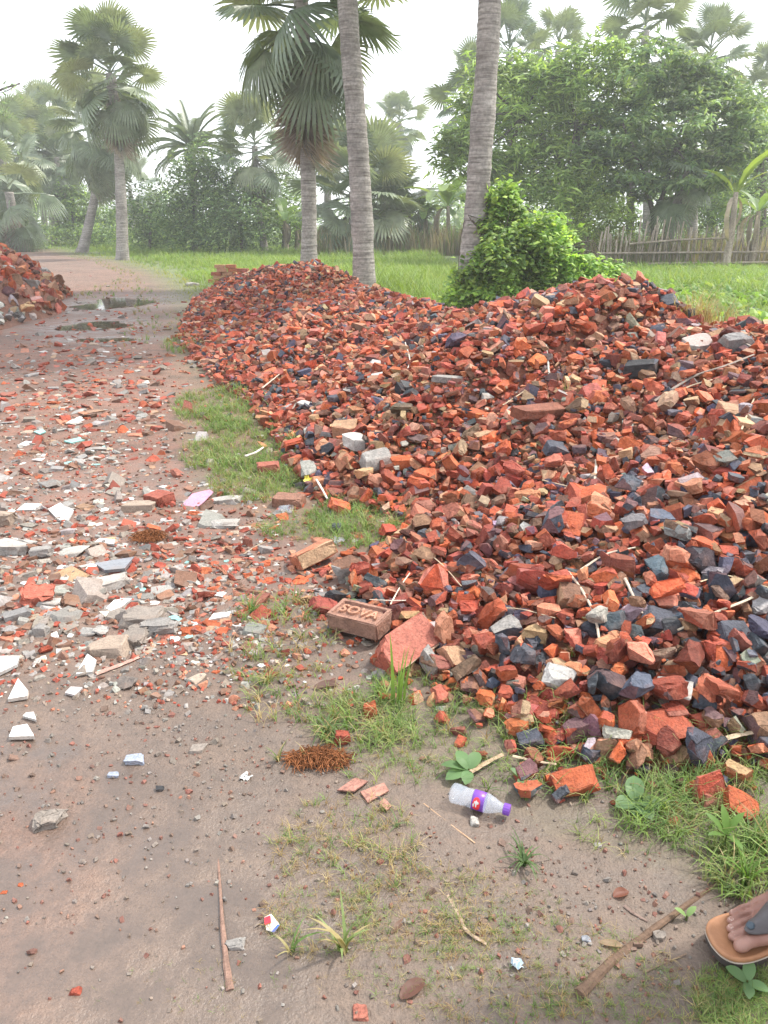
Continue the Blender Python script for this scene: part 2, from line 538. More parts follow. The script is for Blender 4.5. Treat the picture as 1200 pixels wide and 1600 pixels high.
# grass strip between track and heap
STRIP = [P(*q) for q in [(285, 610), (330, 600), (400, 660), (450, 730), (520, 800), (640, 830), (560, 880), (470, 850), (380, 800), (300, 760), (270, 660)]]
gmask = np.maximum(gmask, in_poly(XX, YY, STRIP) * 0.15)
LOW = [P(*q) for q in [(600, 1060), (720, 1110), (860, 1230), (1000, 1280), (1300, 1290), (1300, 1420), (1150, 1400), (950, 1330), (820, 1290), (690, 1230), (560, 1190), (470, 1150)]]
gmask = np.maximum(gmask, in_poly(XX, YY, LOW) * 0.12)
wet = np.exp(-((XX + 0.62) ** 2 / 0.35 + (YY - 1.25) ** 2 / 0.38))
wet = np.maximum(wet, 0.75 * np.exp(-((XX + 1.1) ** 2 / 0.5 + (YY - 1.8) ** 2 / 0.25)))
for (a, b, rx, ry) in PUD:
    wet = np.maximum(wet, 0.9 * np.exp(-(((XX - a) / (rx * 1.7)) ** 2 + ((YY - b) / (ry * 1.8)) ** 2)))
wet = np.maximum(wet, 0.35 * (YY < 5))
wet = np.clip(wet * 1.25, 0, 1)
red = np.clip((YY - 2.0) / 1.5, 0, 1) * np.clip(1.25 - (YY - 5) / 30, 0.45, 1) * (0.35 + 0.9 * fbm(XX * .8, YY * .8, 3, 77))
red = np.maximum(red, 0.55 * np.exp(-((XX + 1.0) ** 2 / 0.12 + (YY - 1.35) ** 2 / 0.3)))
red = np.clip(red * (1 - gmask), 0, 1)

fc_x = (XX[:-1, :-1] + XX[1:, 1:]) / 2; fc_y = (YY[:-1, :-1] + YY[1:, 1:]) / 2
ftrack = in_poly(fc_x, fc_y, TRACK)
ny, nx = XX.shape
idx = np.arange(ny * nx).reshape(ny, nx)
quads = np.stack([idx[:-1, :-1], idx[:-1, 1:], idx[1:, 1:], idx[1:, :-1]], -1)
allV = np.stack([XX, YY, ZZ], -1).reshape(-1, 3)
for name, msk in (('dirt_track', ftrack), ('ground', ~ftrack)):
    q = quads[msk]
    tri = np.concatenate([q[:, [0, 1, 2]], q[:, [0, 2, 3]]])
    used, inv = np.unique(tri, return_inverse=True)
    me = tri_mesh(name, allV[used], inv.reshape(-1, 3), smooth=True)
    for an, arr in (('green', gmask), ('wet', wet), ('red', red)):
        at = me.attributes.new(an, 'FLOAT', 'POINT')
        at.data.foreach_set('value', arr.ravel()[used].astype(np.float32))
    set_props(obj(name, me, M['mud']), kind='structure')

# puddles in the ruts
PUD_LABEL = ['far puddle in the track rut, longest of the three', 'middle puddle in the track reflecting white sky', 'nearest thin puddle across the track']
for k, (a, b, rx, ry) in enumerate(PUD):
    t = np.linspace(0, 2 * math.pi, 72, endpoint=False)
    r_ = .85 + 1.1 * (fbm(np.cos(t) * 1.7 + k * 9, np.sin(t) * 1.7, 4, 4) - 0.5)
    V = np.stack([a + rx * r_ * np.cos(t), b + ry * r_ * np.sin(t), np.full(72, -0.028)], -1)
    V = np.vstack([V, [[a, b, -0.028]]])
    F = [(i, (i + 1) % 72, 72) for i in range(72)]
    set_props(obj('puddle', tri_mesh('puddle', V, F), M['water']), PUD_LABEL[k], kind='structure')

# ------------------------------------------------------------------ broken pieces: templates
def to_np(bm):
    bm.normal_update()
    ids = {}
    lay = bm.faces.layers.int.get('pid') or bm.faces.layers.int.new('pid')
    bmesh.ops.triangulate(bm, faces=bm.faces[:])
    bm.verts.index_update()
    V = np.array([v.co[:] for v in bm.verts]); F = np.array([[v.index for v in f.verts] for f in bm.faces])
    pid = np.array([f[lay] for f in bm.faces])
    bm.free()
    return V, F, pid

def chunk_template(seed, cuts=6, dims=(1, .78, .58), bevel=0.0, rough=0.0, deep=0.62, jit=.15):
    """a broken lump: a block cut by random planes; size about 1 across"""
    r_ = random.Random(seed)
    bm = bmesh.new()
    bmesh.ops.create_cube(bm, size=1.0)
    for v in bm.verts:
        v.co.x *= dims[0]; v.co.y *= dims[1]; v.co.z *= dims[2]
        v.co += Vector((r_.uniform(-jit, jit), r_.uniform(-jit, jit), r_.uniform(-jit, jit) * .8))
    for k in range(cuts):
        n = Vector((r_.gauss(0, 1), r_.gauss(0, 1), r_.gauss(0, 1))).normalized()
        ext = abs(n.x) * dims[0] / 2 + abs(n.y) * dims[1] / 2 + abs(n.z) * dims[2] / 2
        co = n * ext * r_.uniform(deep, 0.9)
        g = bm.verts[:] + bm.edges[:] + bm.faces[:]
        bmesh.ops.bisect_plane(bm, geom=g, plane_co=co, plane_no=n, clear_outer=True, dist=1e-5)
        ed = [e for e in bm.edges if e.is_boundary]
        if ed: bmesh.ops.contextual_create(bm, geom=ed)
    bmesh.ops.remove_doubles(bm, verts=bm.verts[:], dist=0.03)
    bmesh.ops.recalc_face_normals(bm, faces=bm.faces[:])
    lay = bm.faces.layers.int.new('pid')
    for i, f in enumerate(bm.faces): f[lay] = i
    if bevel:
        bmesh.ops.bevel(bm, geom=bm.edges[:], offset=bevel, segments=1, affect='EDGES', clamp_overlap=True)
    if rough:
        bmesh.ops.triangulate(bm, faces=bm.faces[:])
        bmesh.ops.subdivide_edges(bm, edges=[e for e in bm.edges if e.calc_length() > 0.22], cuts=1)
        for v in bm.verts:
            v.co += Vector((r_.gauss(0, rough), r_.gauss(0, rough), r_.gauss(0, rough)))
    V, F, pid = to_np(bm)
    pm = np.array([r_.random() for _ in range(pid.max() + 1)])
    pm = np.where(pm > 0.78, 1.0, np.where(pm > 0.6, 0.35, 0.0))
    return V, F, pm[pid]

FARC = [chunk_template(100 + i, 5, (1, random.uniform(.55, .98), random.uniform(.28, .62)), 0, 0, .5, .18) for i in range(40)]
NEARC = [chunk_template(200 + i, 9, (1, random.uniform(.55, .98), random.uniform(.28, .66)), 0.022, 0.02, .48, .2) for i in range(60)]
PEBB = [chunk_template(300 + i, 4, (1, random.uniform(.7, .95), random.uniform(.45, .7)), 0.0, 0.0, 0.55) for i in range(10)]
SLABS = [chunk_template(400 + i, 5, (1, random.uniform(.55, .9), random.uniform(.2, .32)), 0.03, 0.008, 0.5) for i in range(16)]

SLABL = [chunk_template(450 + i, 4, (1, random.uniform(.55, .9), random.uniform(.2, .32)), 0, 0, 0.5) for i in range(16)]

def shard_template(seed):
    r_ = random.Random(seed)
    n = r_.choice([3, 4, 4, 5])
    a0 = sorted(r_.random() * 6.283 for _ in range(n))
    a0 = [2 * math.pi * (i + r_.uniform(-.32, .32)) / n for i in range(n)]
    p = [(math.cos(a) * r_.uniform(.36, .56), math.sin(a) * r_.uniform(.28, .5)) for a in a0]
    h = 0.05
    V = [(x, y, h) for x, y in p] + [(x * 1.01, y * 1.01, -h) for x, y in p]
    F, mx = [], []
    for i in range(1, n - 1): F += [(0, i, i + 1), (n, n + i + 1, n + i)]; mx += [0, 1]
    for i in range(n):
        j = (i + 1) % n
        F += [(i, n + i, n + j), (i, n + j, j)]; mx += [.7, .7]
    return np.array(V), np.array(F), np.array(mx, float)
SHARDS = [shard_template(500 + i) for i in range(24)]

BR = dict(orange=(.345, .080, .030), red=(.26, .054, .031), pink=(.29, .10, .070), buff=(.33, .20, .12), brown=(.16, .080, .050),
          plum=(.105, .055, .06), blue=(.060, .064, .083), grey=(.24, .225, .21), black=(.03, .03, .033), pale=(.40, .385, .36), clay=(.36, .15, .09))
CNAME = dict(orange='orange', red='dark red', pink='pinkish red', buff='buff', brown='brown', plum='plum-dark', blue='blue-black burnt', grey='grey', black='black', pale='pale grey', clay='terracotta')
KEYS = ['orange', 'red', 'pink', 'buff', 'brown', 'plum', 'blue', 'grey', 'clay']
WTS = np.array([.28, .26, .085, .07, .08, .022, .10, .03, .075]); WTS = WTS / WTS.sum()
ALT = dict(orange=['clay', 'buff', 'red'], red=['orange', 'plum', 'pink'], pink=['buff', 'red', 'grey'], buff=['brown', 'clay', 'orange'],
           brown=['clay', 'plum', 'buff'], plum=['blue', 'red', 'brown'], blue=['blue', 'plum', 'red'], grey=['brown', 'buff', 'grey'], clay=['red', 'buff', 'orange'])

def colours(keys, r_, jit=0.26, hue=.08):
    base = np.array([BR[k] for k in keys]); 
    alt = np.array([BR[ALT.get(k, [k])[r_.integers(0, len(ALT.get(k, [k])))]] for k in keys])
    j = 1 + r_.normal(0, jit, (len(keys), 1)); h = 1 + r_.normal(0, hue, (len(keys), 3))
    return np.clip(base * j * h, .012, .8), np.clip(alt * j * h, .012, .8)

# ------------------------------------------------------------------ hand-placed pieces, sticks and litter are listed first: they are the landmarks in the labels
MARKS = []        # (px, py, phrase, zone)
def mark(px, py, phrase, zone='both'):
    MARKS.append((px, py, phrase, zone))
for px_, py_, ph in [(565, 985, 'the lettered brick'), (630, 1015, 'the leaning red slab'), (745, 1262, 'the plastic bottle'), (725, 1210, 'the small leafy weed'),
                     (990, 1262, 'the round-leaved weed'), (1160, 1480, 'the sandalled foot'), (560, 700, 'the pale concrete slab'), (1005, 590, 'the black charred lump'),
                     (1090, 545, 'the white-faced slab'), (1180, 500, 'the big dark boulder'), (1100, 480, 'the dry straw-coloured tuft'), (885, 605, 'the green tuft on the heap'),
                     (790, 1000, 'the blue-grey half brick'), (895, 1235, 'the big orange foot chunk'), (1022, 985, 'the round blue-black clinker'), (705, 600, 'the grey stone bar'),
                     (590, 585, 'the white stones'), (870, 1075, 'the pale grey lump'), (1050, 1095, 'the pink-topped chunk'), (1150, 1000, 'the wide blue flake'),
                     (715, 1035, 'the pale-faced brick piece'), (940, 780, 'the bent dry stalk'), (1080, 600, 'the long grey stalk'), (760, 490, 'the creeper bush'),
                     (490, 415, 'the ringed palm trunk'), (370, 425, 'the brick stack'), (300, 540, 'the heap tip by the puddles'), (660, 460, 'the low saddle of the ridge'),
                     (1140, 880, 'the burnt blue pieces'), (840, 870, 'the broken straw'), (480, 640, 'the grassy heap edge'), (430, 520, 'the far shoulder of the heap'),
                     (980, 445, 'the near crest'), (850, 660, 'the pale stalk in mid heap'), (660, 780, 'the grass inlet'), (1060, 760, 'the thin straw')]:
    mark(px_, py_, ph, 'heap')
for px_, py_, ph in [(180, 886, 'the slate tile'), (230, 840, 'the ginger coir mat'), (245, 785, 'the dark half brick'), (60, 935, 'the red brick lump'), (30, 1085, 'the white triangle shard'),
                     (35, 1150, 'the white wedge shard'), (215, 1190, 'the blue-grey stone'), (250, 970, 'the mortar lumps'), (170, 1020, 'the broken paver'), (310, 782, 'the pink plastic scrap'),
                     (490, 875, 'the tipped brick'), (500, 1190, 'the coir clump'), (385, 1215, 'the crushed white scrap'), (350, 1450, 'the split stick'), (422, 1445, 'the red and blue wrapper'),
                     (540, 1440, 'the pale grass tuft'), (650, 1548, 'the fallen leaf'), (808, 1510, 'the blue and white scrap'), (1000, 1480, 'the long flat stick'), (100, 800, 'the big white shard'),
                     (400, 625, 'the grass strip'), (150, 505, 'the middle puddle'), (180, 472, 'the far puddle'), (60, 480, 'the earth heap'), (445, 797, 'the plastic cup'), (340, 965, 'the small white shard'),
                     (130, 680, 'the turquoise chips'), (420, 740, 'the square red brick end'), (80, 590, 'the open track'), (575, 1240, 'the flat brick flakes'), (820, 1350, 'the spreading grass tuft')]:
    mark(px_, py_, ph, 'path')

def where(px, py, zone):
    best = min((m for m in MARKS if m[3] == zone), key=lambda m: (m[0] - px) ** 2 + (m[1] - py) ** 2)
    dx, dy = px - best[0], py - best[1]
    dist = math.hypot(dx, dy)
    side = ('right of' if dx > 0 else 'left of') if abs(dx) > abs(dy) * 1.15 else ('below' if dy > 0 else 'above')
    return ('just ' if dist < 42 else 'well ' if dist > 105 else '') + side + ' ' + best[2]

def unique_labels(rows):
    """rows: [obj, [phrase pieces from plain to detailed], tail, picture x]; adds detail words until each label is its own"""
    from collections import Counter, defaultdict
    lab = [' '.join(r[1][:1] + [r[2]]) for r in rows]
    for depth in (2, 3):
        c = Counter(lab)
        lab = [l if c[l] == 1 else ' '.join(r[1][:depth][::-1] + [r[2]]) for l, r in zip(lab, rows)]
    same = defaultdict(list)
    for i, l in enumerate(lab): same[l].append(i)
    NTH = ['leftmost'] + [w + ' from left' for w in 'second third fourth fifth sixth seventh eighth ninth tenth eleventh twelfth'.split()]
    for l, ids in same.items():
        if len(ids) > 1:
            ids.sort(key=lambda i: rows[i][3])
            for k, i in enumerate(ids): lab[i] = l + ', ' + (('left one', 'right one')[k] if len(ids) == 2 else NTH[min(k, 11)])
    for l, r in zip(lab, rows): r[0]['label'] = l

# ------------------------------------------------------------------ main heap
core = (_HG > 0.004)
cm = core.copy()
cm[1:, :] |= core[:-1, :]; cm[:-1, :] |= core[1:, :]; cm[:, 1:] |= core[:, :-1]; cm[:, :-1] |= core[:, 1:]
gi = np.arange(_HG.size).reshape(_HG.shape)
qm = cm[:-1, :-1] & cm[1:, 1:] & cm[1:, :-1] & cm[:-1, 1:]
qd = np.stack([gi[:-1, :-1], gi[:-1, 1:], gi[1:, 1:], gi[1:, :-1]], -1)[qm]
tri = np.concatenate([qd[:, [0, 1, 2]], qd[:, [0, 2, 3]]])
used, inv = np.unique(tri, return_inverse=True)
cz = np.where(_HG > 0.004, _HG * 0.97 - 0.015, -0.06) + ground_z(_HX, _HY)
CV = np.stack([_HX, _HY, cz], -1).reshape(-1, 3)[used]
cc = np.tile(np.array([[.21, .08, .05]]), (len(inv.reshape(-1, 3)), 1))
set_props(obj('rubble_core', tri_mesh('rubble_core', CV, inv.reshape(-1, 3), cc, True), M['brick']),
          'fine red brick dust and crumbs under the long heap', kind='stuff')

def scatter_heap():
    r_ = np.random.default_rng(5)
    pts = []
    for (y0, y1, sp) in ((1.1, 3.2, .046), (3.2, 6.6, .047), (6.6, 11, .064), (11, 22, .09)):
        for layer, (k, dz) in enumerate(((1.0, 0.0), (1.0, .018), (1.5, .05))):
            s = sp * k
            gx, gy = np.meshgrid(np.arange(-5.2, 4.2, s), np.arange(y0, y1, s))
            gx = gx.ravel() + r_.uniform(-.5, .5, gx.size) * s; gy = gy.ravel() + r_.uniform(-.5, .5, gy.size) * s
            h = heap_z(gx, gy)
            u, v, dep = proj(gx, gy, h)
            dr, _ = d_line(gx, gy, _rl)
            keep = (h > 0.012) & (u > -80) & (u < 1330) & (v < 1700) & (in_poly(gx, gy, FRONT) | (dr < 0.45))
            if layer == 2: keep &= (h > 0.06) & (r_.random(gx.size) < 0.62)
            pts.append(np.stack([gx, gy, h + dz, np.full(gx.size, layer)], -1)[keep])
    # pieces rolled off the foot
    for k in range(500):
        i = r_.integers(2, len(FOOT) - 1); t = r_.random()
        x = FOOT[i][0] * (1 - t) + FOOT[i + 1][0] * t + r_.normal(0, .09); y = FOOT[i][1] * (1 - t) + FOOT[i + 1][1] * t + r_.normal(0, .09)
        if y < 15: pts.append(np.array([[x, y, heap_z(x, y), 3]]))
    return np.concatenate(pts), r_

HP, r5 = scatter_heap()
nH = len(HP)
size = np.exp(r5.normal(math.log(.047), .48, nH)) * np.where(HP[:, 1] > 8, 1.15, 1.0)
size *= np.where(HP[:, 1] < 2.6, 1.06, 1.0)
size = np.where(HP[:, 3] == 0, size * .85, size)
size = np.where(HP[:, 3] == 3, size * .8, size)
size = np.clip(size, .018, .125)
# more burnt blue pieces low on the near slope at the camera's right
pb = .10 * np.exp(-((HP[:, 0] - 1.25) ** 2 / .35 + (HP[:, 1] - 2.35) ** 2 / .55)) * 3.6
keys = np.array(KEYS)[r5.choice(len(KEYS), nH, p=WTS)]
keys = np.where(r5.random(nH) < pb, 'blue', keys)
hb, ha = colours(keys, r5)
hrot = rot_mats(nH, r5, .75)
asp = np.stack([np.ones(nH), r5.uniform(.8, 1.1, nH), r5.uniform(.75, 1.1, nH)], -1)
hpos = np.stack([HP[:, 0], HP[:, 1], HP[:, 2] + ground_z(HP[:, 0], HP[:, 1]) + size * np.where(HP[:, 3] == 0, .05, np.where(HP[:, 3] == 3, .18, .22))], -1)
hu, hv, hd = proj(hpos[:, 0], hpos[:, 1], hpos[:, 2])
vis = (hu > 5) & (hu < 1195) & (hv < 1595) & (HP[:, 3] >= 1)
# hidden behind the ridge?
score = np.where(vis, size / hd * np.where(HP[:, 3] == 2, 1.25, 1.0), 0)
LUMP_SPECIAL = [   # px, py, size (m), colour, alt, stretch, label
    (560, 700, .20, 'pale', 'grey', (1.0, .62, .42), 'flat pale concrete slab lying at the grassy heap edge'),
    (540, 685, .16, 'buff', 'clay', (1.0, .8, .8), 'boxy buff brick end beside the pale concrete slab'),
    (585, 735, .17, 'grey', 'brown', (1.0, .9, .8), 'rough grey stone just below the pale concrete slab'),
    (1005, 590, .19, 'black', 'blue', (1.0, .7, .6), 'black charred lump in the upper heap beneath the white-faced slab'),
    (1090, 545, .20, 'pale', 'red', (1.0, .7, .35), 'white-faced grey slab propped on the upper heap'),
    (1150, 550, .18, 'grey', 'blue', (1.0, .7, .7), 'grey pyramid-shaped stone beside the white-faced slab'),
    (1180, 497, .24, 'blue', 'red', (1.0, .6, .65), 'big dark boulder with red underside on the crest beside the dry tuft'),
    (790, 1000, .10, 'blue', 'grey', (1.0, .85, .7), 'blue-grey half brick lying above the grass near the leaning red slab'),
    (895, 1235, .105, 'orange', 'red', (1.1, .8, .5), 'big flat orange brick chunk at the heap foot in the grass'),
    (1022, 985, .105, 'blue', 'black', (1.0, 1.0, .7), 'round blue-black clinker knob on the near slope'),
    (705, 600, .17, 'grey', 'grey', (1.5, .32, .3), 'long grey stone bar standing out of the mid heap'),
    (590, 580, .13, 'pale', 'pale', (1.1, .7, .5), 'bright white stone in the middle of the heap, upper of two'),
    (598, 595, .12, 'pale', 'pale', (1.2, .6, .4), 'bright white stone in the middle of the heap, lower of two'),
    (482, 640, .12, 'pale', 'pale', (1.3, .5, .4), 'white stone near the grassy heap edge above the concrete slab'),
    (870, 1075, .10, 'pale', 'grey', (1.0, .85, .8), 'pale grey faceted lump low on the near slope'),
    (1050, 1093, .10, 'pink', 'pale', (1.1, .8, .6), 'pink-topped chunk with cream broken side low on the slope'),
    (1150, 1000, .12, 'blue', 'blue', (1.1, .8, .35), 'wide smooth blue flake lying flat on the near slope'),
    (712, 1035, .105, 'buff', 'red', (1.0, .8, .35), 'pale-faced red brick piece beside the leaning slab'),
    (670, 1050, .085, 'grey', 'grey', (.35, 1.1, .9), 'thin grey stone chip wedged against the leaning red slab'),
    (1030, 1150, .12, 'red', 'orange', (1.2, .9, .5), 'wide smooth red chunk in the low grass under the slope'),
    (825, 1170, .075, 'blue', 'red', (1.0, .8, .7), 'blue lump with a red cap in the grass below the slope'),
    (818, 1218, .06, 'blue', 'red', (1.0, .8, .7), 'small blue lump with a red edge beside the orange foot chunk'),
    (1155, 1275, .07, 'orange', 'red', (1.1, .9, .7), 'orange chunk in tall grass above the sandalled foot'),
    (900, 1150, .085, 'plum', 'red', (1.0, .6, .6), 'plum-dark wedge chunk in grass beneath the slope'),
    (545, 905, .13, 'grey', 'brown', (1.0, .7, .8), 'dark grey-green stone at the heap foot above the lettered brick'),
    (525, 942, .07, 'black', 'blue', (1.0, .8, .7), 'small black stone just above the lettered brick'),
    (1140, 655, .15, 'buff', 'clay', (1.1, .8, .5), 'large rounded buff chunk high on the slope by the frame edge'),
    (865, 715, .12, 'blue', 'blue', (1.0, .9, .7), 'large blue-black lump in the middle of the near slope'),
    (890, 950, .11, 'buff', 'brown', (1.0, .9, .8), 'rounded brown-buff brick end on the near slope'),
    (745, 655, .10, 'orange', 'buff', (1.2, .9, .5), 'flat orange chunk in mid heap right of the grey stone bar'),
    (790, 610, .11, 'buff', 'orange', (1.2, .8, .5), 'big tan wedge in mid heap right of the grey stone bar'),
    (848, 655, .26, 'brown', 'red', (1.4, .35, .35), 'long brown brick bar lying across the mid heap'),
    (930, 530, .10, 'buff', 'clay', (1.0, .9, .5), 'pale buff flat stone under the near crest'),
]
special_xy = []
for (px_, py_, *_r) in LUMP_SPECIAL: special_xy.append(hit(px_, py_))
special_xy = np.array(special_xy)
ssz = np.array([s[2] for s in LUMP_SPECIAL])
dmin = np.full(nH, 9.0)
for q, s in zip(special_xy, ssz):
    dmin = np.minimum(dmin, np.hypot(hpos[:, 0] - q[0], hpos[:, 1] - q[1]) / s)
keepH = ~((dmin < .5) & (HP[:, 3] >= 1))
score = np.where(keepH, score, 0)
order = np.argsort(-score)
# spread the 270 picks so they do not bury one another
picked = []
for i in order:
    if score[i] <= 0 or len(picked) >= 266: break
    if all((hu[i] - hu[j]) ** 2 + (hv[i] - hv[j]) ** 2 > (0.30 * FPX * (size[i] / hd[i] + size[j] / hd[j])) ** 2 for j in picked): picked.append(i)
picked = np.array(picked)
hpos[picked, 2] += .012
rest = keepH.copy(); rest[picked] = False
near = rest & (hd < 2.9) & (size > .052); far = rest & ~near
parts = []
for msk, tp in ((near, NEARC), (far, FARC)):
    s = np.nonzero(msk)[0]
    ti = r5.integers(0, len(tp), len(s))
    parts.append(bake(tp, ti, hpos[s], hrot[s], asp[s] * size[s][:, None], hb[s], ha[s]))
n0 = len(parts[0][0])
V = np.concatenate([parts[0][0], parts[1][0]]); F = np.concatenate([parts[0][1], parts[1][1] + n0]); C = np.concatenate([parts[0][2], parts[1][2]])
set_props(obj('brick_rubble', tri_mesh('brick_rubble', V, F, C), M['brick']), 'countless smaller broken brick chunks of the long heap', kind='stuff')

def shape_words(a):
    a = sorted(a)
    return 'flat' if a[0] < .5 * a[2] else 'long' if a[1] < .62 * a[2] else 'blocky'

rows = []
for i in picked:
    t = NEARC[r5.integers(0, len(NEARC))]
    v, f, c = bake([t], np.zeros(1, int), np.zeros((1, 3)), hrot[i:i + 1], (asp[i] * size[i])[None], hb[i:i + 1], ha[i:i + 1])
    o = obj('brick_chunk', tri_mesh('brick_chunk', v, f, c), M['brick'], loc=hpos[i])
    set_props(o, cat='brick chunk', group='loose brick chunks on the long heap')
    sw = 'large' if size[i] > .10 else 'mid-sized' if size[i] > .08 else 'small'
    dims = np.ptp(t[0], axis=0) * asp[i]
    rows.append([o, [CNAME[keys[i]] + ' brick chunk', sw, shape_words(dims)], where(hu[i], hv[i], 'heap'), hu[i]])
unique_labels(rows)
for k, (sp, q) in enumerate(zip(LUMP_SPECIAL, special_xy)):
    px_, py_, s, ck, ak, st, lab = sp
    r_ = random.Random(900 + k)
    t = chunk_template(950 + k, 6, (1, .95, .9), .035, .014, .68)
    e = Matrix.Rotation(r_.uniform(-.6, .6), 3, 'Z') @ Matrix.Rotation(r_.uniform(.1, .5), 3, 'X') @ Matrix.Rotation(r_.uniform(-.35, .35), 3, 'Y')
    base, alt = np.array([BR[ck]]), np.array([BR[ak]])
    v, f, c = bake([t], np.zeros(1, int), np.zeros((1, 3)), np.array(e)[None], (np.array(st) * s)[None], base, alt)
    o = obj('brick_chunk' if ck in ('orange', 'red', 'pink', 'buff', 'plum', 'blue', 'brown') else 'stone', tri_mesh('lump', v, f, c), M['brick'] if ck != 'pale' else M['stone'], loc=q + np.array([0, 0, s * st[2] * .28 + .015]))
    set_props(o, lab, 'brick chunk' if o.name.startswith('brick') else 'stone', 'single lumps of the long heap')

# ------------------------------------------------------------------ the heap across the track
gx, gy = np.meshgrid(np.arange(-14.5, -4.6, .12), np.arange(10, 23, .12))
lz = left_z(gx, gy)
gi = np.arange(gx.size).reshape(gx.shape)
ok = (lz > .003); qm = ok[:-1, :-1] | ok[1:, 1:] | ok[1:, :-1] | ok[:-1, 1:]
qd = np.stack([gi[:-1, :-1], gi[:-1, 1:], gi[1:, 1:], gi[1:, :-1]], -1)[qm]
tri = np.concatenate([qd[:, [0, 1, 2]], qd[:, [0, 2, 3]]]); used, inv = np.unique(tri, return_inverse=True)
lzz = np.where(lz > .003, lz + (fbm(gx * 5, gy * 5, 3, 8) - .5) * .12 * np.clip(lz * 4, 0, 1), -.05) + ground_z(gx, gy)
LV = np.stack([gx, gy, lzz], -1).reshape(-1, 3)[used]
fcx = LV[inv.reshape(-1, 3)].mean(1)
ec = np.array([.19, .095, .065])[None] * (0.7 + .7 * fbm(fcx[:, 0] * 2, fcx[:, 1] * 2, 3, 3))[:, None]
set_props(obj('earth_heap', tri_mesh('earth_heap', LV, inv.reshape(-1, 3), ec, True), M['brick']), 'heap of reddish earth and rubble across the track', 'earth heap')
r6 = np.random.default_rng(66)
n = 10000
x = r6.uniform(-14, -4.8, n); y = r6.uniform(10.2, 21, n); h = left_z(x, y)
dens = .1 + 1.3 * fbm(x * .7, y * .7, 2, 5)
k = (h > .01) & (r6.random(n) < dens)
x, y, h = x[k], y[k], h[k]; n = len(x)
zone = vnoise(x * .55 + 3, y * .55, 14)
keysL = np.where((zone > .74), np.array(['grey', 'pale', 'grey', 'buff'])[r6.integers(0, 4, n)], np.array(['orange', 'red', 'clay', 'brown', 'pink', 'buff'])[r6.integers(0, 6, n)])
sz = np.exp(r6.normal(math.log(.115), .45, n)).clip(.04, .32)
lb, la = colours(keysL, r6)
lpos = np.stack([x, y, h + ground_z(x, y) + sz * .22], -1)
lrot = rot_mats(n, r6)
lu, lv_, ld = proj(*lpos.T)
vis = (lu > 4) & (lu < 160)
sc = np.where(vis, sz / ld, 0)
pk = []
for i in np.argsort(-sc):
    if sc[i] <= 0 or len(pk) >= 60: break
    if all((lu[i] - lu[j]) ** 2 + (lv_[i] - lv_[j]) ** 2 > 90 for j in pk): pk.append(i)
rest = np.ones(n, bool); rest[pk] = False
s = np.nonzero(rest)[0]
V, F, C = bake(FARC, r6.integers(0, len(FARC), len(s)), lpos[s], lrot[s], sz[s][:, None] * np.ones((1, 3)), lb[s], la[s])
set_props(obj('earth_heap_rubble', tri_mesh('earth_heap_rubble', V, F, C), M['brick']), 'small rubble strewn over the earth heap across the track', kind='stuff')
rows = []
for i in pk:
    t = NEARC[r6.integers(0, len(NEARC))]
    v, f, c = bake([t], np.zeros(1, int), np.zeros((1, 3)), lrot[i:i + 1], sz[i] * np.ones((1, 3)), lb[i:i + 1], la[i:i + 1])
    o = obj('rubble_lump', tri_mesh('rubble_lump', v, f, c), M['stone'] if keysL[i] in ('grey', 'pale') else M['brick'], loc=lpos[i])
    set_props(o, cat='rubble', group='lumps on the earth heap')
    lev = 'at the top' if lv_[i] < 415 else 'in the upper middle' if lv_[i] < 450 else 'in the lower middle' if lv_[i] < 485 else 'at the foot'
    col_ = 'at its outer edge' if lu[i] < 30 else 'halfway across' if lu[i] < 65 else 'towards the track'
    rows.append([o, [CNAME[keysL[i]] + ' rubble lump', 'large' if sz[i] > .25 else 'small', shape_words(np.ptp(t[0], axis=0))], lev + ' of the earth heap', lu[i]])
unique_labels(rows)

# ------------------------------------------------------------------ stones, shards and crumbs on the track
r7 = np.random.default_rng(77)
def track_points(n, blobs):
    """blobs: picture centre, spreads, share; thins out gradually away from each centre"""
    out = []
    for (cx, cy, sx_, sy_, w) in blobs:
        m = int(n * w)
        for a, b in zip(r7.normal(cx, sx_, m), r7.normal(cy, sy_, m)):
            if b < 425 or b > 1640 or a < -700 or a > 1260: continue
            x, y = P(a, b)
            if heap_z(x, y) < .02 and left_z(x, y) < .02: out.append((x, y))
    return np.array(out)
BLOBS = [(130, 835, 150, 105, .26), (160, 960, 140, 80, .13), (110, 700, 120, 70, .20), (130, 600, 100, 45, .17), (150, 540, 70, 35, .07), (170, 490, 50, 35, .05), (380, 860, 90, 50, .09), (300, 960, 90, 60, .05),
         (160, 1060, 170, 70, .045), (250, 1200, 160, 90, .022), (500, 1000, 80, 80, .03), (300, 1400, 220, 120, .007), (850, 1440, 200, 100, .022), (-200, 850, 130, 90, .10), (-180, 680, 120, 80, .08), (-420, 880, 140, 110, .05)]
tp_ = track_points(3000, BLOBS)
n = len(tp_)
kind = r7.choice(5, n, p=[.26, .18, .33, .11, .12])     # 0 stone 1 brick bit 2 flat slab 3 white shard 4 pebble
tu, tv, td = proj(tp_[:, 0], tp_[:, 1], 0)
rich = np.clip((1090 - tv) / 60, 0, 1)                   # the rubble stops at the mud
sz = np.exp(r7.normal(math.log(.030), .5, n))
sz *= np.where((tv > 740) & (tv < 1090) & (tu < 420) & (kind != 1), 1.22, 1.0)
sz *= np.clip(1.0 - (tv - 985) / 165, .30, 1.0)
sz *= np.where(tv > 1e6, 1, np.where(tv < 660, 1.7, np.where(tv < 740, 1.3, 1.0)))
sz = sz.clip(.010, .14)
kind = np.where((tv > 1110) & (kind != 1), 4, kind)
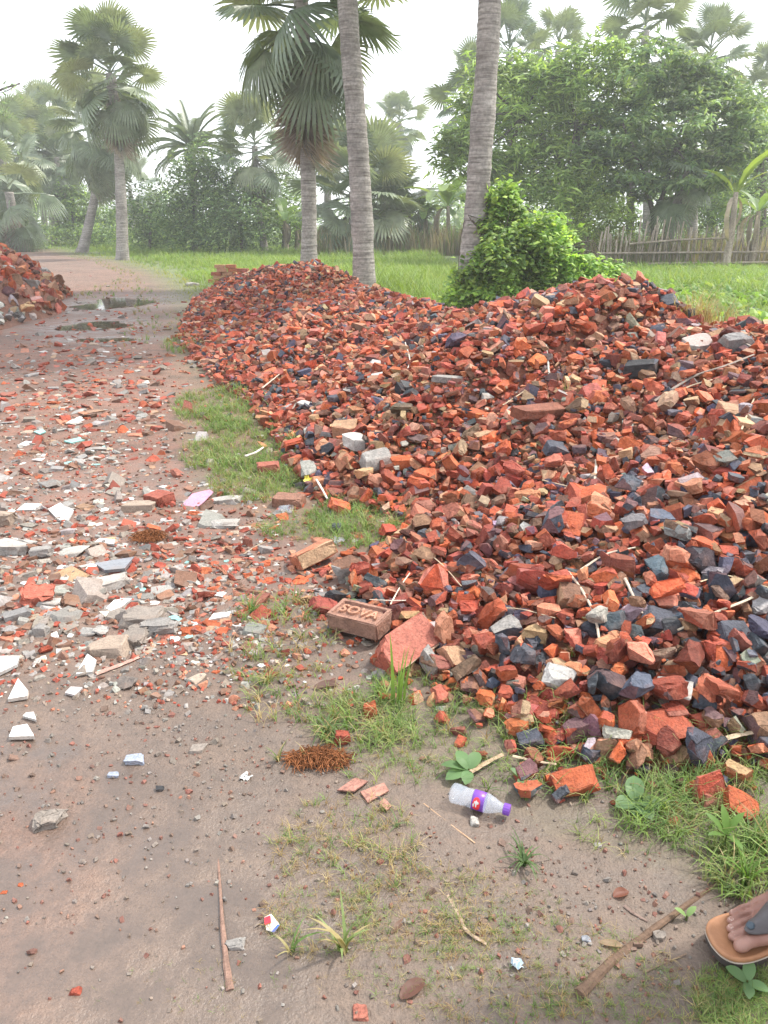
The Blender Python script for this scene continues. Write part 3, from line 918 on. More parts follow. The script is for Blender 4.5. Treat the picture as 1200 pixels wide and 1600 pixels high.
kind = np.where((tu > 300) & (tv < 1000) & (tv > 780) & (r7.random(n) < .5), 1, kind)
kind = np.where((tv < 660) & (r7.random(n) < .5), 1, kind)
KC = {0: ['grey', 'brown', 'greyb'], 1: ['red', 'orange', 'clay', 'pink', 'red'], 2: ['grey', 'palegrey', 'buff', 'sand', 'greyb', 'palegrey'], 3: ['white', 'white', 'white', 'cream', 'cream', 'white', 'palegrey', 'white', 'cream', 'white', 'palegrey', 'white', 'cream', 'white', 'turq'], 4: ['grey', 'brown', 'greyb', 'red']}
BR.update(greyb=(.21, .18, .155), palegrey=(.33, .31, .285), sand=(.29, .225, .175), white=(.58, .57, .55), cream=(.48, .43, .37), turq=(.22, .52, .47), slate=(.20, .21, .235), bluegrey=(.26, .29, .36))
CNAME.update(greyb='grey-brown', palegrey='light grey', sand='sandy', white='white', cream='cream', turq='turquoise', slate='slate grey', bluegrey='blue-grey')
tk = np.array([KC[k][r7.integers(0, len(KC[k]))] for k in kind])
tb, _ = colours(list(tk), r7, .16, .022)
tb = np.where((tv > 1100)[:, None], tb * .45 + np.array([[.14, .11, .09]]) * .5, tb)
ta = np.where((kind == 3)[:, None], np.array([[.30, .24, .2]]), tb * .85)
flatz = np.choose(kind, [.6, .55, .7, .55, .8])
tt = {0: PEBB + NEARC[:8], 1: NEARC, 2: SLABS, 3: SHARDS, 4: PEBB}
trot = np.where((np.isin(kind, [2, 3]))[:, None, None], rot_mats(n, r7, .13), rot_mats(n, r7, .6))
sz = np.where(kind == 3, sz * 1.15, sz)
thick = np.where(kind == 3, .010 / np.maximum(sz * .1, 1e-4) * .5, 1.0)[:, None] * np.array([[0, 0, 1.0]]) + np.array([[1.0, 1.0, 0]])
tscl = sz[:, None] * np.where((kind == 3)[:, None], np.clip(thick, .5, 2.5), np.array([[1, 1, 1.0]]) * np.stack([np.ones(n), np.ones(n), flatz], -1))
tpos = np.stack([tp_[:, 0], tp_[:, 1], ground_z(tp_[:, 0], tp_[:, 1]) + sz * np.choose(kind, [.02, .02, .0, .03, .04])], -1)
inframe = (tu > 3) & (tu < 1197) & (tv < 1597)
PATHNAME = {0: ('stone', 'stone'), 1: ('brick_fragment', 'brick fragment'), 2: ('stone_flake', 'stone flake'), 3: ('tile_shard', 'tile shard'), 4: ('pebble', 'pebble')}
taken = np.zeros(n, bool)
for kd, cap in ((0, 95), (1, 120), (2, 150), (3, 170), (4, 45)):
    idx_ = np.nonzero((kind == kd) & inframe)[0]
    idx_ = idx_[np.argsort(-(sz / td)[idx_])]
    rows, chosen = [], []
    for i in idx_:
        if len(chosen) >= cap or sz[i] / td[i] * FPX < 7: break
        if any((tu[i] - tu[j]) ** 2 + (tv[i] - tv[j]) ** 2 < 70 for j in chosen): continue
        chosen.append(i)
        t = tt[kd][r7.integers(0, len(tt[kd]))]
        v, f, c = bake([t], np.zeros(1, int), np.zeros((1, 3)), trot[i:i + 1], tscl[i:i + 1], tb[i:i + 1], ta[i:i + 1])
        nm, ct = PATHNAME[kd]
        o = obj(nm, tri_mesh(nm, v, f, c), M['tile'] if kd == 3 else M['brick'] if kd == 1 else M['stone'], loc=tpos[i])
        set_props(o, cat=ct, group=ct + ' pieces littering the track')
        big = 'large' if sz[i] > .055 else 'mid-sized' if sz[i] > .035 else 'small'
        rows.append([o, [CNAME[tk[i]] + ' ' + ct, big, shape_words(np.ptp(t[0], axis=0) * tscl[i])], where(tu[i], tv[i], 'path'), tu[i]])
    taken[chosen] = True
    unique_labels(rows)
lite = {0: PEBB, 1: FARC, 2: SLABL, 3: SHARDS, 4: PEBB}
V_, F_, C_, MI = [], [], [], []
nn = 0
for kd in range(5):
    s = np.nonzero((kind == kd) & ~taken)[0]
    if not len(s): continue
    V, F, C = bake(lite[kd], r7.integers(0, len(lite[kd]), len(s)), tpos[s], trot[s], tscl[s], tb[s], ta[s])
    V_.append(V); F_.append(F + nn); C_.append(C); nn += len(V)
# grit: very small crumbs everywhere on the track
m = 7000
gp = track_points(m, [(-220, 860, 160, 110, .12), (150, 880, 160, 120, .36), (120, 640, 110, 80, .2), (400, 980, 120, 130, .2), (250, 1250, 250, 150, .12), (850, 1420, 200, 100, .12)])
gs = np.exp(r7.normal(math.log(.012), .4, len(gp))).clip(.004, .03) * np.where(gp[:, 1] < 2.1, .5, 1.0)
gk = np.array(['red', 'grey', 'greyb', 'clay', 'sand', 'red', 'palegrey', 'brown'])[r7.integers(0, 8, len(gp))]
gb, ga = colours(list(gk), r7, .2, .025)
gb = np.where((gp[:, 1] < 2.1)[:, None], gb * .4 + np.array([[.14, .11, .09]]) * .5, gb); ga = gb
gpos = np.stack([gp[:, 0], gp[:, 1], ground_z(gp[:, 0], gp[:, 1]) + gs * .1], -1)
V, F, C = bake(PEBB, r7.integers(0, len(PEBB), len(gp)), gpos, rot_mats(len(gp), r7), gs[:, None] * np.ones((1, 3)), gb, ga)
V_.append(V); F_.append(F + nn); C_.append(C)
set_props(obj('gravel', tri_mesh('gravel', np.concatenate(V_), np.concatenate(F_), np.concatenate(C_)), M['stone']), 'small stones and crumbs pressed into the track', kind='stuff')

# ------------------------------------------------------------------ whole and half bricks
def block_mesh(L, W, H, seed, rough=.0022, bev=.006, frog=False, face_cols=None, base=(.3, .15, .1), chip=0):
    r_ = random.Random(seed)
    bm = bmesh.new()
    bmesh.ops.create_cube(bm, size=1)
    for v in bm.verts: v.co = Vector((v.co.x * L, v.co.y * W, v.co.z * H))
    lay = bm.faces.layers.int.new('pid')
    for f in bm.faces:
        n = f.normal
        f[lay] = 0 if n.z > .5 else 1 if n.z < -.5 else 2 if n.y < -.5 else 3 if n.y > .5 else 4 if n.x < -.5 else 5
    for k in range(chip):
        n = Vector((r_.choice([-1, 1]) * r_.uniform(.4, 1), r_.choice([-1, 1]) * r_.uniform(.4, 1), r_.uniform(-.9, .9))).normalized()
        ext = abs(n.x) * L / 2 + abs(n.y) * W / 2 + abs(n.z) * H / 2
        bmesh.ops.bisect_plane(bm, geom=bm.verts[:] + bm.edges[:] + bm.faces[:], plane_co=n * ext * r_.uniform(.68, .85), plane_no=n, clear_outer=True, dist=1e-6)
        ed = [e for e in bm.edges if e.is_boundary]
        if ed:
            nf = bmesh.ops.contextual_create(bm, geom=ed)['faces']
            for f in nf: f[lay] = 6
    if frog:
        top = max(bm.faces, key=lambda f: f.calc_center_median().z)
        bmesh.ops.inset_individual(bm, faces=[top], thickness=.024)
        res = bmesh.ops.inset_individual(bm, faces=[top], thickness=.005)
        for v in top.verts: v.co.z -= .011
    if bev: bmesh.ops.bevel(bm, geom=[e for e in bm.edges if e.calc_face_angle(0) > .6], offset=bev, segments=2, affect='EDGES', clamp_overlap=True)
    bmesh.ops.triangulate(bm, faces=bm.faces[:])
    for _ in range(2): bmesh.ops.subdivide_edges(bm, edges=[e for e in bm.edges if e.calc_length() > .028], cuts=1)
    bmesh.ops.triangulate(bm, faces=bm.faces[:])
    for v in bm.verts: v.co += Vector((r_.gauss(0, rough), r_.gauss(0, rough), r_.gauss(0, rough * .7)))
    V, F, pid = to_np(bm)
    cols = np.tile(np.array([base]), (len(F), 1))
    for k, c in (face_cols or {}).items(): cols[pid == k] = c
    return tri_mesh('brick', V, F, cols)

# the brick with letters in its frog
bx, by, bz = hit(563, 1000)
e = empty('lettered_brick', (bx, by + .05, ground_z(bx, by) + .062), (R(7), R(-4), R(-33)))
set_props(e, 'whole moulded brick with raised letters SOVA at the heap foot', 'brick')
obj('block', block_mesh(.235, .125, .072, 3, .0009, .005, True, {0: (.27, .145, .105)}, (.235, .135, .10)), M['brick'], e)
fc = bpy.data.curves.new('lettering', 'FONT')
fc.body = 'SOVA'; fc.size = .066; fc.extrude = .005; fc.bevel_depth = .0012; fc.align_x = 'CENTER'; fc.align_y = 'CENTER'; fc.space_character = 1.05
fo = bpy.data.objects.new('lettering_curve', fc); COL.objects.link(fo)
bpy.context.view_layer.update()
lm = bpy.data.meshes.new_from_object(fo.evaluated_get(bpy.context.evaluated_depsgraph_get()))
bpy.data.objects.remove(fo)
lm.materials.clear()
at = lm.attributes.new('col', 'FLOAT_COLOR', 'FACE')
at.data.foreach_set('color', np.tile(np.array([.40, .20, .13, 1], np.float32), (len(lm.polygons), 1)).ravel())  # letters paler than the block: their highlight is put into the colour
lo = obj('lettering', lm, M['brick'], e, (0, 0, .0285))

def block(name, px, py, dims, rot, lab, cat, z=0.0, group=None, **kw):
    q = hit(px, py)
    o = obj(name, block_mesh(*dims, **kw), M['brick'], None, (q[0], q[1], q[2] + z))
    o.rotation_euler = rot
    return set_props(o, lab, cat, group)

block('brick_half', 632, 1030, (.235, .13, .115), (R(38), R(-10), R(42)), 'leaning red brick slab with pale buff side beside the lettered brick', 'brick', .05, seed=21,
      face_cols={2: (.40, .27, .19), 0: (.36, .12, .085), 5: (.34, .22, .16), 4: (.33, .085, .055)}, base=(.34, .10, .065), chip=2, rough=.003)
block('brick', 490, 880, (.20, .11, .075), (R(-22), R(-12), R(35)), 'tipped orange brick with tan side resting above the grass tuft', 'brick', .045, seed=22,
      face_cols={2: (.38, .25, .15), 5: (.36, .10, .05), 0: (.40, .16, .09)}, base=(.37, .13, .07), chip=1, rough=.003)
block('brick_end', 250, 787, (.15, .11, .075), (R(4), R(-5), R(-40)), 'dark red half brick on the track beside the rounded stone', 'brick', .025, seed=23, base=(.27, .075, .05), chip=2)
block('brick_lump', 60, 938, (.12, .11, .06), (R(5), R(8), R(20)), 'crumbling red brick lump at the track edge by the slate tile', 'brick', .018, seed=24, base=(.36, .10, .065), chip=3, rough=.006)
block('brick_end', 420, 740, (.14, .10, .08), (0, 0, R(12)), 'square red brick end in the grass strip', 'brick', .03, seed=25, base=(.28, .09, .06), chip=1)
block('brick_end', 452, 790, (.17, .11, .08), (R(3), 0, R(-12)), 'brown brick end half sunk in grass beside the plastic cup', 'brick', .02, seed=26, base=(.22, .11, .075), chip=2)

# stack of bricks behind the far end of the heap
sx, sy = P(370, 452)
sx, sy = D(370, 450, 21.5)[0], 21.5
nb = 0
STK = []
for row, (z, cnt) in enumerate(((.0, 5), (.095, 5), (.19, 4), (.285, 3), (.38, 2))):
    for i in range(cnt):
        STK.append((sx - .62 + i * .29 + row * .05 + (.1 if row % 2 else 0), sy + (i % 2) * .05, z + .05))
ORD = ['lowest', 'second', 'third', 'fourth', 'top']; POSW = ['first', 'second', 'third', 'fourth', 'fifth']
shared = [block_mesh(.27, .16, .088, 60 + i, .003, .006, base=c) for i, c in enumerate([(.38, .13, .07), (.28, .085, .05), (.42, .22, .14)])]
kk = 0
for row, cnt in enumerate((5, 5, 4, 3, 2)):
    for i in range(cnt):
        o = obj('brick', shared[kk % 3], M['brick'], None, STK[kk]); o.rotation_euler = (0, 0, R(random.uniform(-9, 9)))
        set_props(o, f'{POSW[i]} brick from the track in the {ORD[row]} course of the far stack', 'brick', 'bricks of the far stack')
        kk += 1
# ------------------------------------------------------------------ named stones and shards of the track
def flat_piece(name, px_pts, thick, col, lab, cat, mat='tile', lift=.004, edge=None, tilt=(0, 0)):
    """a flat broken plate with the outline that the photograph shows, lying on the ground"""
    pts = [P(*q) for q in px_pts]
    cx = sum(p[0] for p in pts) / len(pts); cy = sum(p[1] for p in pts) / len(pts)
    cz = float(surf(cx, cy)) + lift
    n_ = len(pts)
    zz = [(p[0] - cx) * tilt[0] + (p[1] - cy) * tilt[1] for p in pts]
    V = [(p[0] - cx, p[1] - cy, thick + z) for p, z in zip(pts, zz)] + [((p[0] - cx) * 1.02, (p[1] - cy) * 1.02, z) for p, z in zip(pts, zz)]
    V.append((0, 0, thick)); V.append((0, 0, 0))
    F, c = [], []
    a = sum(pts[i][0] * pts[(i + 1) % n_][1] - pts[(i + 1) % n_][0] * pts[i][1] for i in range(n_))
    rg = range(n_) if a > 0 else range(n_ - 1, -1, -1)
    for i in rg:
        j = (i + 1) % n_
        if a < 0: i, j = j, i
        F += [(2 * n_, i, j), (2 * n_ + 1, n_ + j, n_ + i), (i, n_ + i, n_ + j), (i, n_ + j, j)]
        ed = edge or tuple(v * .6 for v in col)
        c += [col, ed, ed, ed]
    o = obj(name, tri_mesh(name, V, F, np.array(c)), M[mat], None, (cx, cy, cz))
    return set_props(o, lab, cat)

flat_piece('slate_tile', [(148, 883), (210, 873), (196, 897), (165, 899)], .014, (.20, .21, .235), 'broken slate-grey floor tile lying amid stones on the track', 'tile', lift=.012, tilt=(.05, -.1))
flat_piece('white_tile', [(14, 1102), (30, 1069), (46, 1089), (44, 1097)], .012, (.60, .59, .57), 'white triangular tile shard on bare mud, upper one', 'tile shard', edge=(.5, .45, .4))
flat_piece('white_tile', [(15, 1158), (22, 1142), (44, 1138), (55, 1157)], .012, (.60, .59, .57), 'white wedge tile shard on bare mud, lowest one', 'tile shard', edge=(.5, .45, .4))
flat_piece('white_tile', [(37, 1125), (42, 1120), (54, 1119), (58, 1131)], .009, (.70, .68, .65), 'small white tile shard between two larger ones on mud', 'tile shard')
flat_piece('white_tile', [(-20, 1062), (-10, 1033), (32, 1033), (28, 1046), (0, 1060)], .012, (.60, .59, .57), 'large white tile shard cut off by the frame edge', 'tile shard')
flat_piece('white_tile', [(76, 800), (95, 790), (116, 802), (105, 822), (90, 815)], .01, (.60, .59, .57), 'big bright white shard among stones on the track', 'tile shard')
flat_piece('white_tile', [(166, 952), (182, 936), (206, 937), (190, 950), (175, 958)], .01, (.60, .59, .57), 'white kite-shaped shard below the slate tile', 'tile shard')
flat_piece('white_tile', [(120, 1062), (138, 1030), (152, 1040), (146, 1058)], .011, (.68, .66, .62), 'cream shard beside the broken paver', 'tile shard')
flat_piece('white_tile', [(103, 1090), (112, 1081), (130, 1082), (118, 1094)], .008, (.58, .55, .55), 'greyish diamond shard below the broken paver', 'tile shard')
flat_piece('white_tile', [(326, 972), (334, 962), (361, 959), (358, 966)], .009, (.68, .65, .62), 'small pale shard lying left of the grass tufts', 'tile shard')
flat_piece('white_tile', [(26, 800), (40, 789), (66, 790), (55, 799)], .01, (.60, .59, .57), 'flat white shard near the frame edge above rounded stone', 'tile shard')
flat_piece('white_tile', [(148, 850), (156, 844), (180, 846), (178, 853)], .01, (.60, .59, .57), 'white strip shard above the slate tile', 'tile shard')
flat_piece('white_tile', [(134, 894), (142, 884), (152, 887), (150, 892)], .01, (.7, .69, .67), 'white chip left of the slate tile', 'tile shard')
flat_piece('brick_flake', [(555, 1215), (575, 1225), (553, 1243), (527, 1238)], .004, (.33, .16, .125), 'flat pink-brown brick flake on mud near the coir clump', 'brick flake', 'brick', tilt=(.1, -.2))
flat_piece('brick_flake', [(563, 1240), (600, 1226), (608, 1238), (575, 1257)], .004, (.34, .17, .13), 'cracked pink-brown brick flake on mud, wider one', 'brick flake', 'brick')
flat_piece('brick_flake', [(592, 1258), (600, 1250), (612, 1262), (604, 1270)], .004, (.36, .18, .14), 'small pinkish brick flake below the cracked one', 'brick flake', 'brick')
flat_piece('wrapper', [(416, 1452), (413, 1436), (424, 1433), (437, 1448), (428, 1457)], .002, (.70, .68, .66), 'small red white and blue sweet wrapper on mud', 'wrapper', tilt=(.2, .3), lift=.008)
WR = bpy.data.objects[[o.name for o in bpy.data.objects if o.name.startswith('wrapper')][-1]]
for nm, pts, c in (('red_print', [(414, 1447), (413, 1437), (423, 1435), (424, 1445)], (.62, .03, .05)), ('blue_print', [(424, 1456), (434, 1448), (437, 1449), (429, 1457)], (.03, .10, .42))):
    pp = [P(*q) for q in pts]
    V = [(p[0] - WR.location.x, p[1] - WR.location.y, .0035 + (p[0] - WR.location.x) * .2 + (p[1] - WR.location.y) * .3) for p in pp]
    obj(nm, tri_mesh(nm, V, [(0, 1, 2), (0, 2, 3)], np.array([c, c])), M['tile'], WR)
flat_piece('pink_plastic', [(286, 786), (300, 774), (328, 770), (334, 774), (318, 786), (300, 796)], .003, (.48, .22, .32), 'thin pink plastic scrap at the grass strip edge', 'scrap', tilt=(.08, .1), lift=.01)
flat_piece('turquoise_chip', [(100, 690), (125, 684), (133, 688), (112, 693)], .008, (.22, .52, .47), 'turquoise tile chip on the track, longer one', 'tile shard')
flat_piece('turquoise_chip', [(53, 676), (66, 672), (72, 676), (62, 680)], .008, (.24, .54, .50), 'turquoise tile chip on the track, smaller farther one', 'tile shard')

def lump(name, px, py, s, st, ck, lab, cat, rough=.03, seed=0, rot=(0, 0, 0), mat='stone', sink=.3):
    q = hit(px, py)
    t = chunk_template(1200 + seed, 9, (1, .95, .9), .06, rough, .62)
    c = np.array([BR[ck]])
    v, f, cc_ = bake([t], np.zeros(1, int), np.zeros((1, 3)), np.eye(3)[None], (np.array(st) * s)[None], c, c * .85)
    o = obj(name, tri_mesh(name, v, f, cc_), M[mat], None, (q[0], q[1], q[2] + s * st[2] * sink)); o.rotation_euler = rot
    return set_props(o, lab, cat)
lump('stone', 220, 798, .15, (1, .6, .45), 'sand', 'rounded tan stone touching the dark red half brick', 'stone', seed=1)
lump('mortar_lump', 225, 972, .17, (1, .8, .4), 'greyb', 'rough grey mortar lump, largest on the track', 'mortar', .05, 2)
lump('mortar_lump', 252, 988, .12, (1, .7, .5), 'grey', 'dark pitted mortar lump touching the largest one', 'mortar', .05, 3)
lump('mortar_lump', 212, 1000, .11, (.8, 1, .5), 'greyb', 'grey-brown mortar lump between paver and mortar lumps', 'mortar', .05, 4)
lump('paver_piece', 172, 1020, .15, (1, .8, .4), 'sand', 'broken pinkish grey paver with flat top', 'paver', .012, 5)
lump('stone', 160, 920, .17, (1.2, .6, .3), 'palegrey', 'long light grey rock below the slate tile', 'stone', .025, 6, (0, 0, R(35)))
lump('stone', 65, 992, .065, (1, .8, .8), 'grey', 'lone dark grey pebble stone on bare reddish mud', 'stone', .02, 7)
lump('stone', 80, 945, .09, (1, .7, .3), 'palegrey', 'flat grey stone touching the crumbling red brick lump', 'stone', .02, 8)
lump('stone', 66, 868, .09, (1, .8, .6), 'grey', 'grey knobby stone left of the slate tile', 'stone', .03, 9)
lump('stone', 22, 862, .16, (1.2, .7, .4), 'palegrey', 'wide pale rock at the frame edge above the brick lump', 'stone', .03, 10)
lump('stone', 8, 818, .11, (1, .8, .8), 'sand', 'round ochre stone at the frame edge', 'stone', .03, 11)
lump('stone', 350, 822, .13, (1.1, .8, .35), 'palegrey', 'pale flat rock by the grass strip', 'stone', .03, 12)
lump('stone', 355, 785, .13, (1.3, .6, .3), 'palegrey', 'whitish flat rock right of the pink plastic scrap', 'stone', .03, 13)
lump('stone', 210, 1190, .055, (1, .7, .4), 'bluegrey', 'blue-grey flat stone half sunk in mud', 'stone', .02, 14)
lump('stone', 178, 1212, .028, (1, .9, .4), 'bluegrey', 'small pale blue stone below the blue-grey one', 'stone', .02, 15)
lump('stone', 310, 1172, .05, (1, .8, .3), 'greyb', 'muddy grey-brown stone left of the coir clump', 'stone', .02, 16)
lump('mud_lump', 75, 1285, .075, (1, .9, .4), 'greyb', 'clotted grey mud lump on wet ground', 'clod', .06, 17)
lump('stone', 370, 1480, .036, (1, .7, .6), 'grey', 'grey stone touching the split stick in shallow water', 'stone', .03, 18)
lump('stone', 250, 1235, .022, (1, .8, .7), 'black', 'small black stone on mud below the muddy stones', 'stone', .03, 19)
lump('brick_bit', 120, 1552, .024, (1, .8, .6), 'red', 'small red brick bit alone on wet mud', 'brick bit', .02, 20, mat='brick')
lump('brick_bit', 32, 1386, .016, (1, .8, .7), 'orange', 'tiny orange brick bit near the frame edge, right of its twin', 'brick bit', .02, 21, mat='brick')
lump('brick_bit', 8, 1398, .016, (1, .8, .7), 'orange', 'tiny orange brick bit touching the frame edge', 'brick bit', .02, 22, mat='brick')
lump('brick_bit', 578, 1118, .055, (.8, .8, 1), 'orange', 'orange brick bit standing in grass below the leaning slab', 'brick bit', .02, 23, mat='brick')
lump('brick_bit', 535, 1158, .05, (.9, .8, .9), 'red', 'dark red brick bit above the coir clump', 'brick bit', .02, 24, mat='brick')
lump('brick_bit', 562, 1587, .035, (1, .9, .6), 'pink', 'pinkish brick bit at the bottom of the frame', 'brick bit', .02, 25, mat='brick')
lump('stone', 1030, 1466, .026, (1, .8, .8), 'greyb', 'grey pebble beside the long flat stick', 'pebble', .03, 26)
lump('stone', 915, 1472, .02, (1, .8, .8), 'slate', 'small dark slate pebble left of the long flat stick', 'pebble', .03, 27)
lump('stone', 934, 1324, .018, (1, .8, .8), 'palegrey', 'pale pebble on mud below the round-leaved weed', 'pebble', .03, 28)
lump('stone', 742, 1287, .026, (.8, 1, .7), 'palegrey', 'white pebble tucked under the plastic bottle', 'pebble', .03, 29)
lump('stone', 525, 831, .055, (1, .8, 1), 'blue', 'blue-black clinker stone standing in the grass inlet', 'stone', .02, 30, mat='brick')
lump('stone', 65, 430, .36, (1, .6, .5), 'palegrey', 'large grey concrete block high on the earth heap', 'concrete', .03, 31)
lump('stone', 48, 448, .33, (1, .7, .5), 'grey', 'grey concrete block halfway down the earth heap', 'concrete', .03, 32)
lump('stone', 72, 446, .24, (1, .7, .5), 'palegrey', 'smaller grey concrete block nearest the track on the earth heap', 'concrete', .03, 33)
lump('stone', 12, 425, .3, (1, .7, .5), 'palegrey', 'grey concrete block at the frame edge on the earth heap', 'concrete', .03, 34)
lump('stone', 300, 447, .3, (1.2, .6, .4), 'palegrey', 'pale stones beside the brick stack at the verge', 'stone', .03, 35)

# ------------------------------------------------------------------ sticks, straws, fallen leaves
def stick(name, pxs, r0, r1, col, lab, cat='stick', n=14, lift=.006, flat=.5, seg=6, sag=0.0, mat='wood'):
    pts = []
    for k, q in enumerate(pxs):
        h = hit(*q[:2]); pts.append((h[0], h[1], h[2] + lift + (q[2] if len(q) > 2 else 0)))
    pts = smooth_path(pts, n)
    c0 = pts.mean(0)
    rr = np.linspace(r0, r1, n)
    V, F = tube(pts - c0, rr, seg, wob=.25, seed=int(pxs[0][0]))
    ctr = np.repeat(pts - c0, seg, 0)
    V[:n * seg, 2] = ctr[:, 2] + (V[:n * seg, 2] - ctr[:, 2]) * flat
    o = obj(name, tri_mesh(name, V, F, np.tile(np.array([col]), (len(F), 1))), M[mat], None, c0)
    return set_props(o, lab, cat)
TAN, GREYW, BRN = (.42, .33, .23), (.36, .32, .27), (.20, .125, .09)
stick('split_stick', [(341, 1340), (346, 1420), (352, 1490), (360, 1550)], .0022, .0085, (.21, .13, .10), 'split brown stick lying lengthwise in shallow water')
stick('flat_stick', [(905, 1558), (960, 1503), (1040, 1442), (1132, 1376)], .013, .0045, (.125, .08, .055), 'long flat brown stick slanting towards the sandalled foot', flat=.55, lift=.010)
stick('thin_stick', [(1006, 1522), (1040, 1507), (1072, 1493)], .0025, .002, (.20, .14, .10), 'thin twig beneath the long flat stick')
stick('thin_stick', [(975, 1418), (990, 1430), (1012, 1443)], .005, .003, (.17, .12, .10), 'short dark stick above the long flat stick', flat=.4)
stick('thin_stick', [(662, 1258), (700, 1288), (742, 1320)], .002, .0022, (.38, .25, .16), 'thin straw slanting below the plastic bottle')
stick('thin_stick', [(698, 1400), (715, 1430), (730, 1458), (760, 1478)], .006, .003, (.34, .25, .19), 'curved dry leaf stalk on mud left of the flat stick', flat=.3)
stick('dry_stalk', [(735, 1215), (760, 1200), (785, 1187)], .008, .006, (.36, .26, .17), 'short dry stalk across the small leafy weed', flat=.4, lift=.02)
stick('dry_stalk', [(800, 1194), (835, 1202), (868, 1207)], .005, .004, TAN, 'pale dry stalk lying above the orange foot chunk', lift=.03)
stick('dry_stalk', [(1100, 1186), (1140, 1172), (1175, 1165)], .011, .008, TAN, 'broad dry stalk in grass under the near slope', lift=.05, flat=.4)
HEAP_STALK = [
    ([(1020, 645), (1080, 607), (1130, 590), (1175, 572)], .012, .008, (.24, .2, .17), 'long grey stalk across the upper heap towards the frame edge'),
    ([(1040, 640), (1075, 622), (1110, 612)], .009, .006, TAN, 'pale stalk just below the long grey stalk'),
    ([(1155, 692), (1165, 665), (1176, 640)], .006, .005, TAN, 'thin straw standing by the rounded buff chunk'),
    ([(930, 738), (928, 775), (936, 815), (936, 835)], .009, .006, (.5, .43, .34), 'bent dry stalk upright in the middle of the slope'),
    ([(846, 770), (890, 782), (935, 798)], .005, .004, TAN, 'thin straw leading to the bent dry stalk'),
    ([(905, 915), (945, 890), (990, 880)], .007, .005, (.48, .40, .31), 'dry straw forked over the bent near stalk, upper arm'),
    ([(940, 895), (965, 915), (985, 955), (1000, 985)], .009, .006, (.44, .37, .3), 'dry stalk running down to the round clinker knob'),
    ([(885, 918), (905, 945), (925, 985), (934, 1030)], .008, .005, (.46, .38, .3), 'curved dry stalk in the middle of the near slope'),
    ([(1055, 1012), (1110, 985), (1160, 965), (1198, 945)], .006, .007, (.46, .4, .3), 'straight straw crossing the wide blue flake'),
    ([(760, 975), (810, 977), (865, 992)], .004, .003, TAN, 'thin straw above the blue-grey half brick'),
    ([(610, 968), (625, 940), (640, 918)], .004, .003, (.55, .48, .38), 'pale straw rising behind the lettered brick'),
    ([(578, 960), (610, 962), (640, 962)], .004, .004, (.5, .44, .36), 'pale straw lying flat behind the lettered brick'),
    ([(852, 555), (855, 580), (857, 608)], .008, .008, (.36, .36, .32), 'short grey cane standing near the green tuft on the heap'),
    ([(785, 650), (808, 635), (832, 618)], .007, .005, TAN, 'pale stalk in mid heap below the green tuft'),
    ([(1130, 535), (1160, 553), (1198, 572)], .008, .006, (.42, .36, .3), 'grey stalk beside the white-faced slab'),
    ([(633, 548), (640, 575), (637, 590)], .006, .005, (.5, .45, .4), 'pale stalk above the white stones'),
    ([(410, 618), (425, 606), (437, 596)], .012, .007, (.45, .36, .29), 'pale weathered stick on the grassy heap edge'),
    ([(452, 665), (462, 645), (474, 628)], .009, .007, (.3, .26, .22), 'grey stick leaning above the square brick end'),
    ([(495, 766), (503, 780), (512, 797)], .009, .007, (.55, .5, .44), 'white bent stick below the yellow wrapper'),
    ([(384, 728), (400, 722), (412, 714)], .014, .010, (.5, .45, .4), 'white weathered stick end in the grass strip'),
    ([(1090, 935), (1130, 925), (1198, 945)], .004, .003, (.5, .42, .28), 'thin yellow straw by the burnt blue pieces'),
    ([(660, 880), (690, 905), (720, 940)], .004, .003, TAN, 'thin straw above the leaning red slab'),
]
for (pp, a, b, c, l) in HEAP_STALK: stick('dry_stalk', pp, a * .8, b * .8, c, l, 'stalk', lift=.068, flat=.6)
stick('twig', [(205, 868), (235, 872), (258, 882)], .003, .002, (.16, .12, .1), 'thin dark twig right of the slate tile')
stick('plank_splinter', [(150, 1055), (190, 1040), (228, 1024)], .012, .008, (.36, .22, .18), 'flat pinkish splinter of wood below the broken paver', flat=.3)
stick('twig', [(380, 868), (400, 855), (415, 848)], .004, .003, (.35, .28, .2), 'pale twig right of the slate tile near brick crumbs')
stick('dead_branch', [(555, 1150), (585, 1163), (605, 1178)], .006, .004, (.2, .15, .11), 'dark dry stem in the grass above the coir clump')

def curled_leaf(px, py, L, W, col, rz, lab, curl=.35):
    q = hit(px, py)
    V, F = [], []
    n = 8
    for i in range(n + 1):
        t = i / n; w = W * math.sin(math.pi * min(1, t * .96 + .04)) ** .8
        for j, s in enumerate((-1, -.5, 0, .5, 1)):
            V.append(((t - .5) * L, s * w, abs(s) * w * curl + .02 * L * math.sin(t * 7 + s * 2) + .006))
    for i in range(n):
        for j in range(4):
            a = i * 5 + j; F += [(a, a + 5, a + 6), (a, a + 6, a + 1)]
    o = obj('fallen_leaf', tri_mesh('fallen_leaf', V, F, np.tile(np.array([col]), (len(F), 1)), True), M['leaf'], None, q); o.rotation_euler = (0, 0, rz)
    return set_props(o, lab, 'leaf')
curled_leaf(645, 1548, .068, .018, (.17, .085, .065), R(38), 'brown fallen leaf lying on mud at the bottom')
curled_leaf(622, 1450, .05, .008, (.20, .12, .09), R(50), 'narrow brown fallen leaf on damp mud', .5)
curled_leaf(955, 1478, .05, .010, (.36, .26, .17), R(-10), 'tan fallen leaf beside the long flat stick', .4)
curled_leaf(510, 1075, .09, .022, (.17, .10, .085), R(15), 'dark curled fallen leaf under the lettered brick', .6)
curled_leaf(970, 1400, .045, .014, (.24, .10, .07), R(20), 'small reddish fallen leaf above the flat stick', .6)

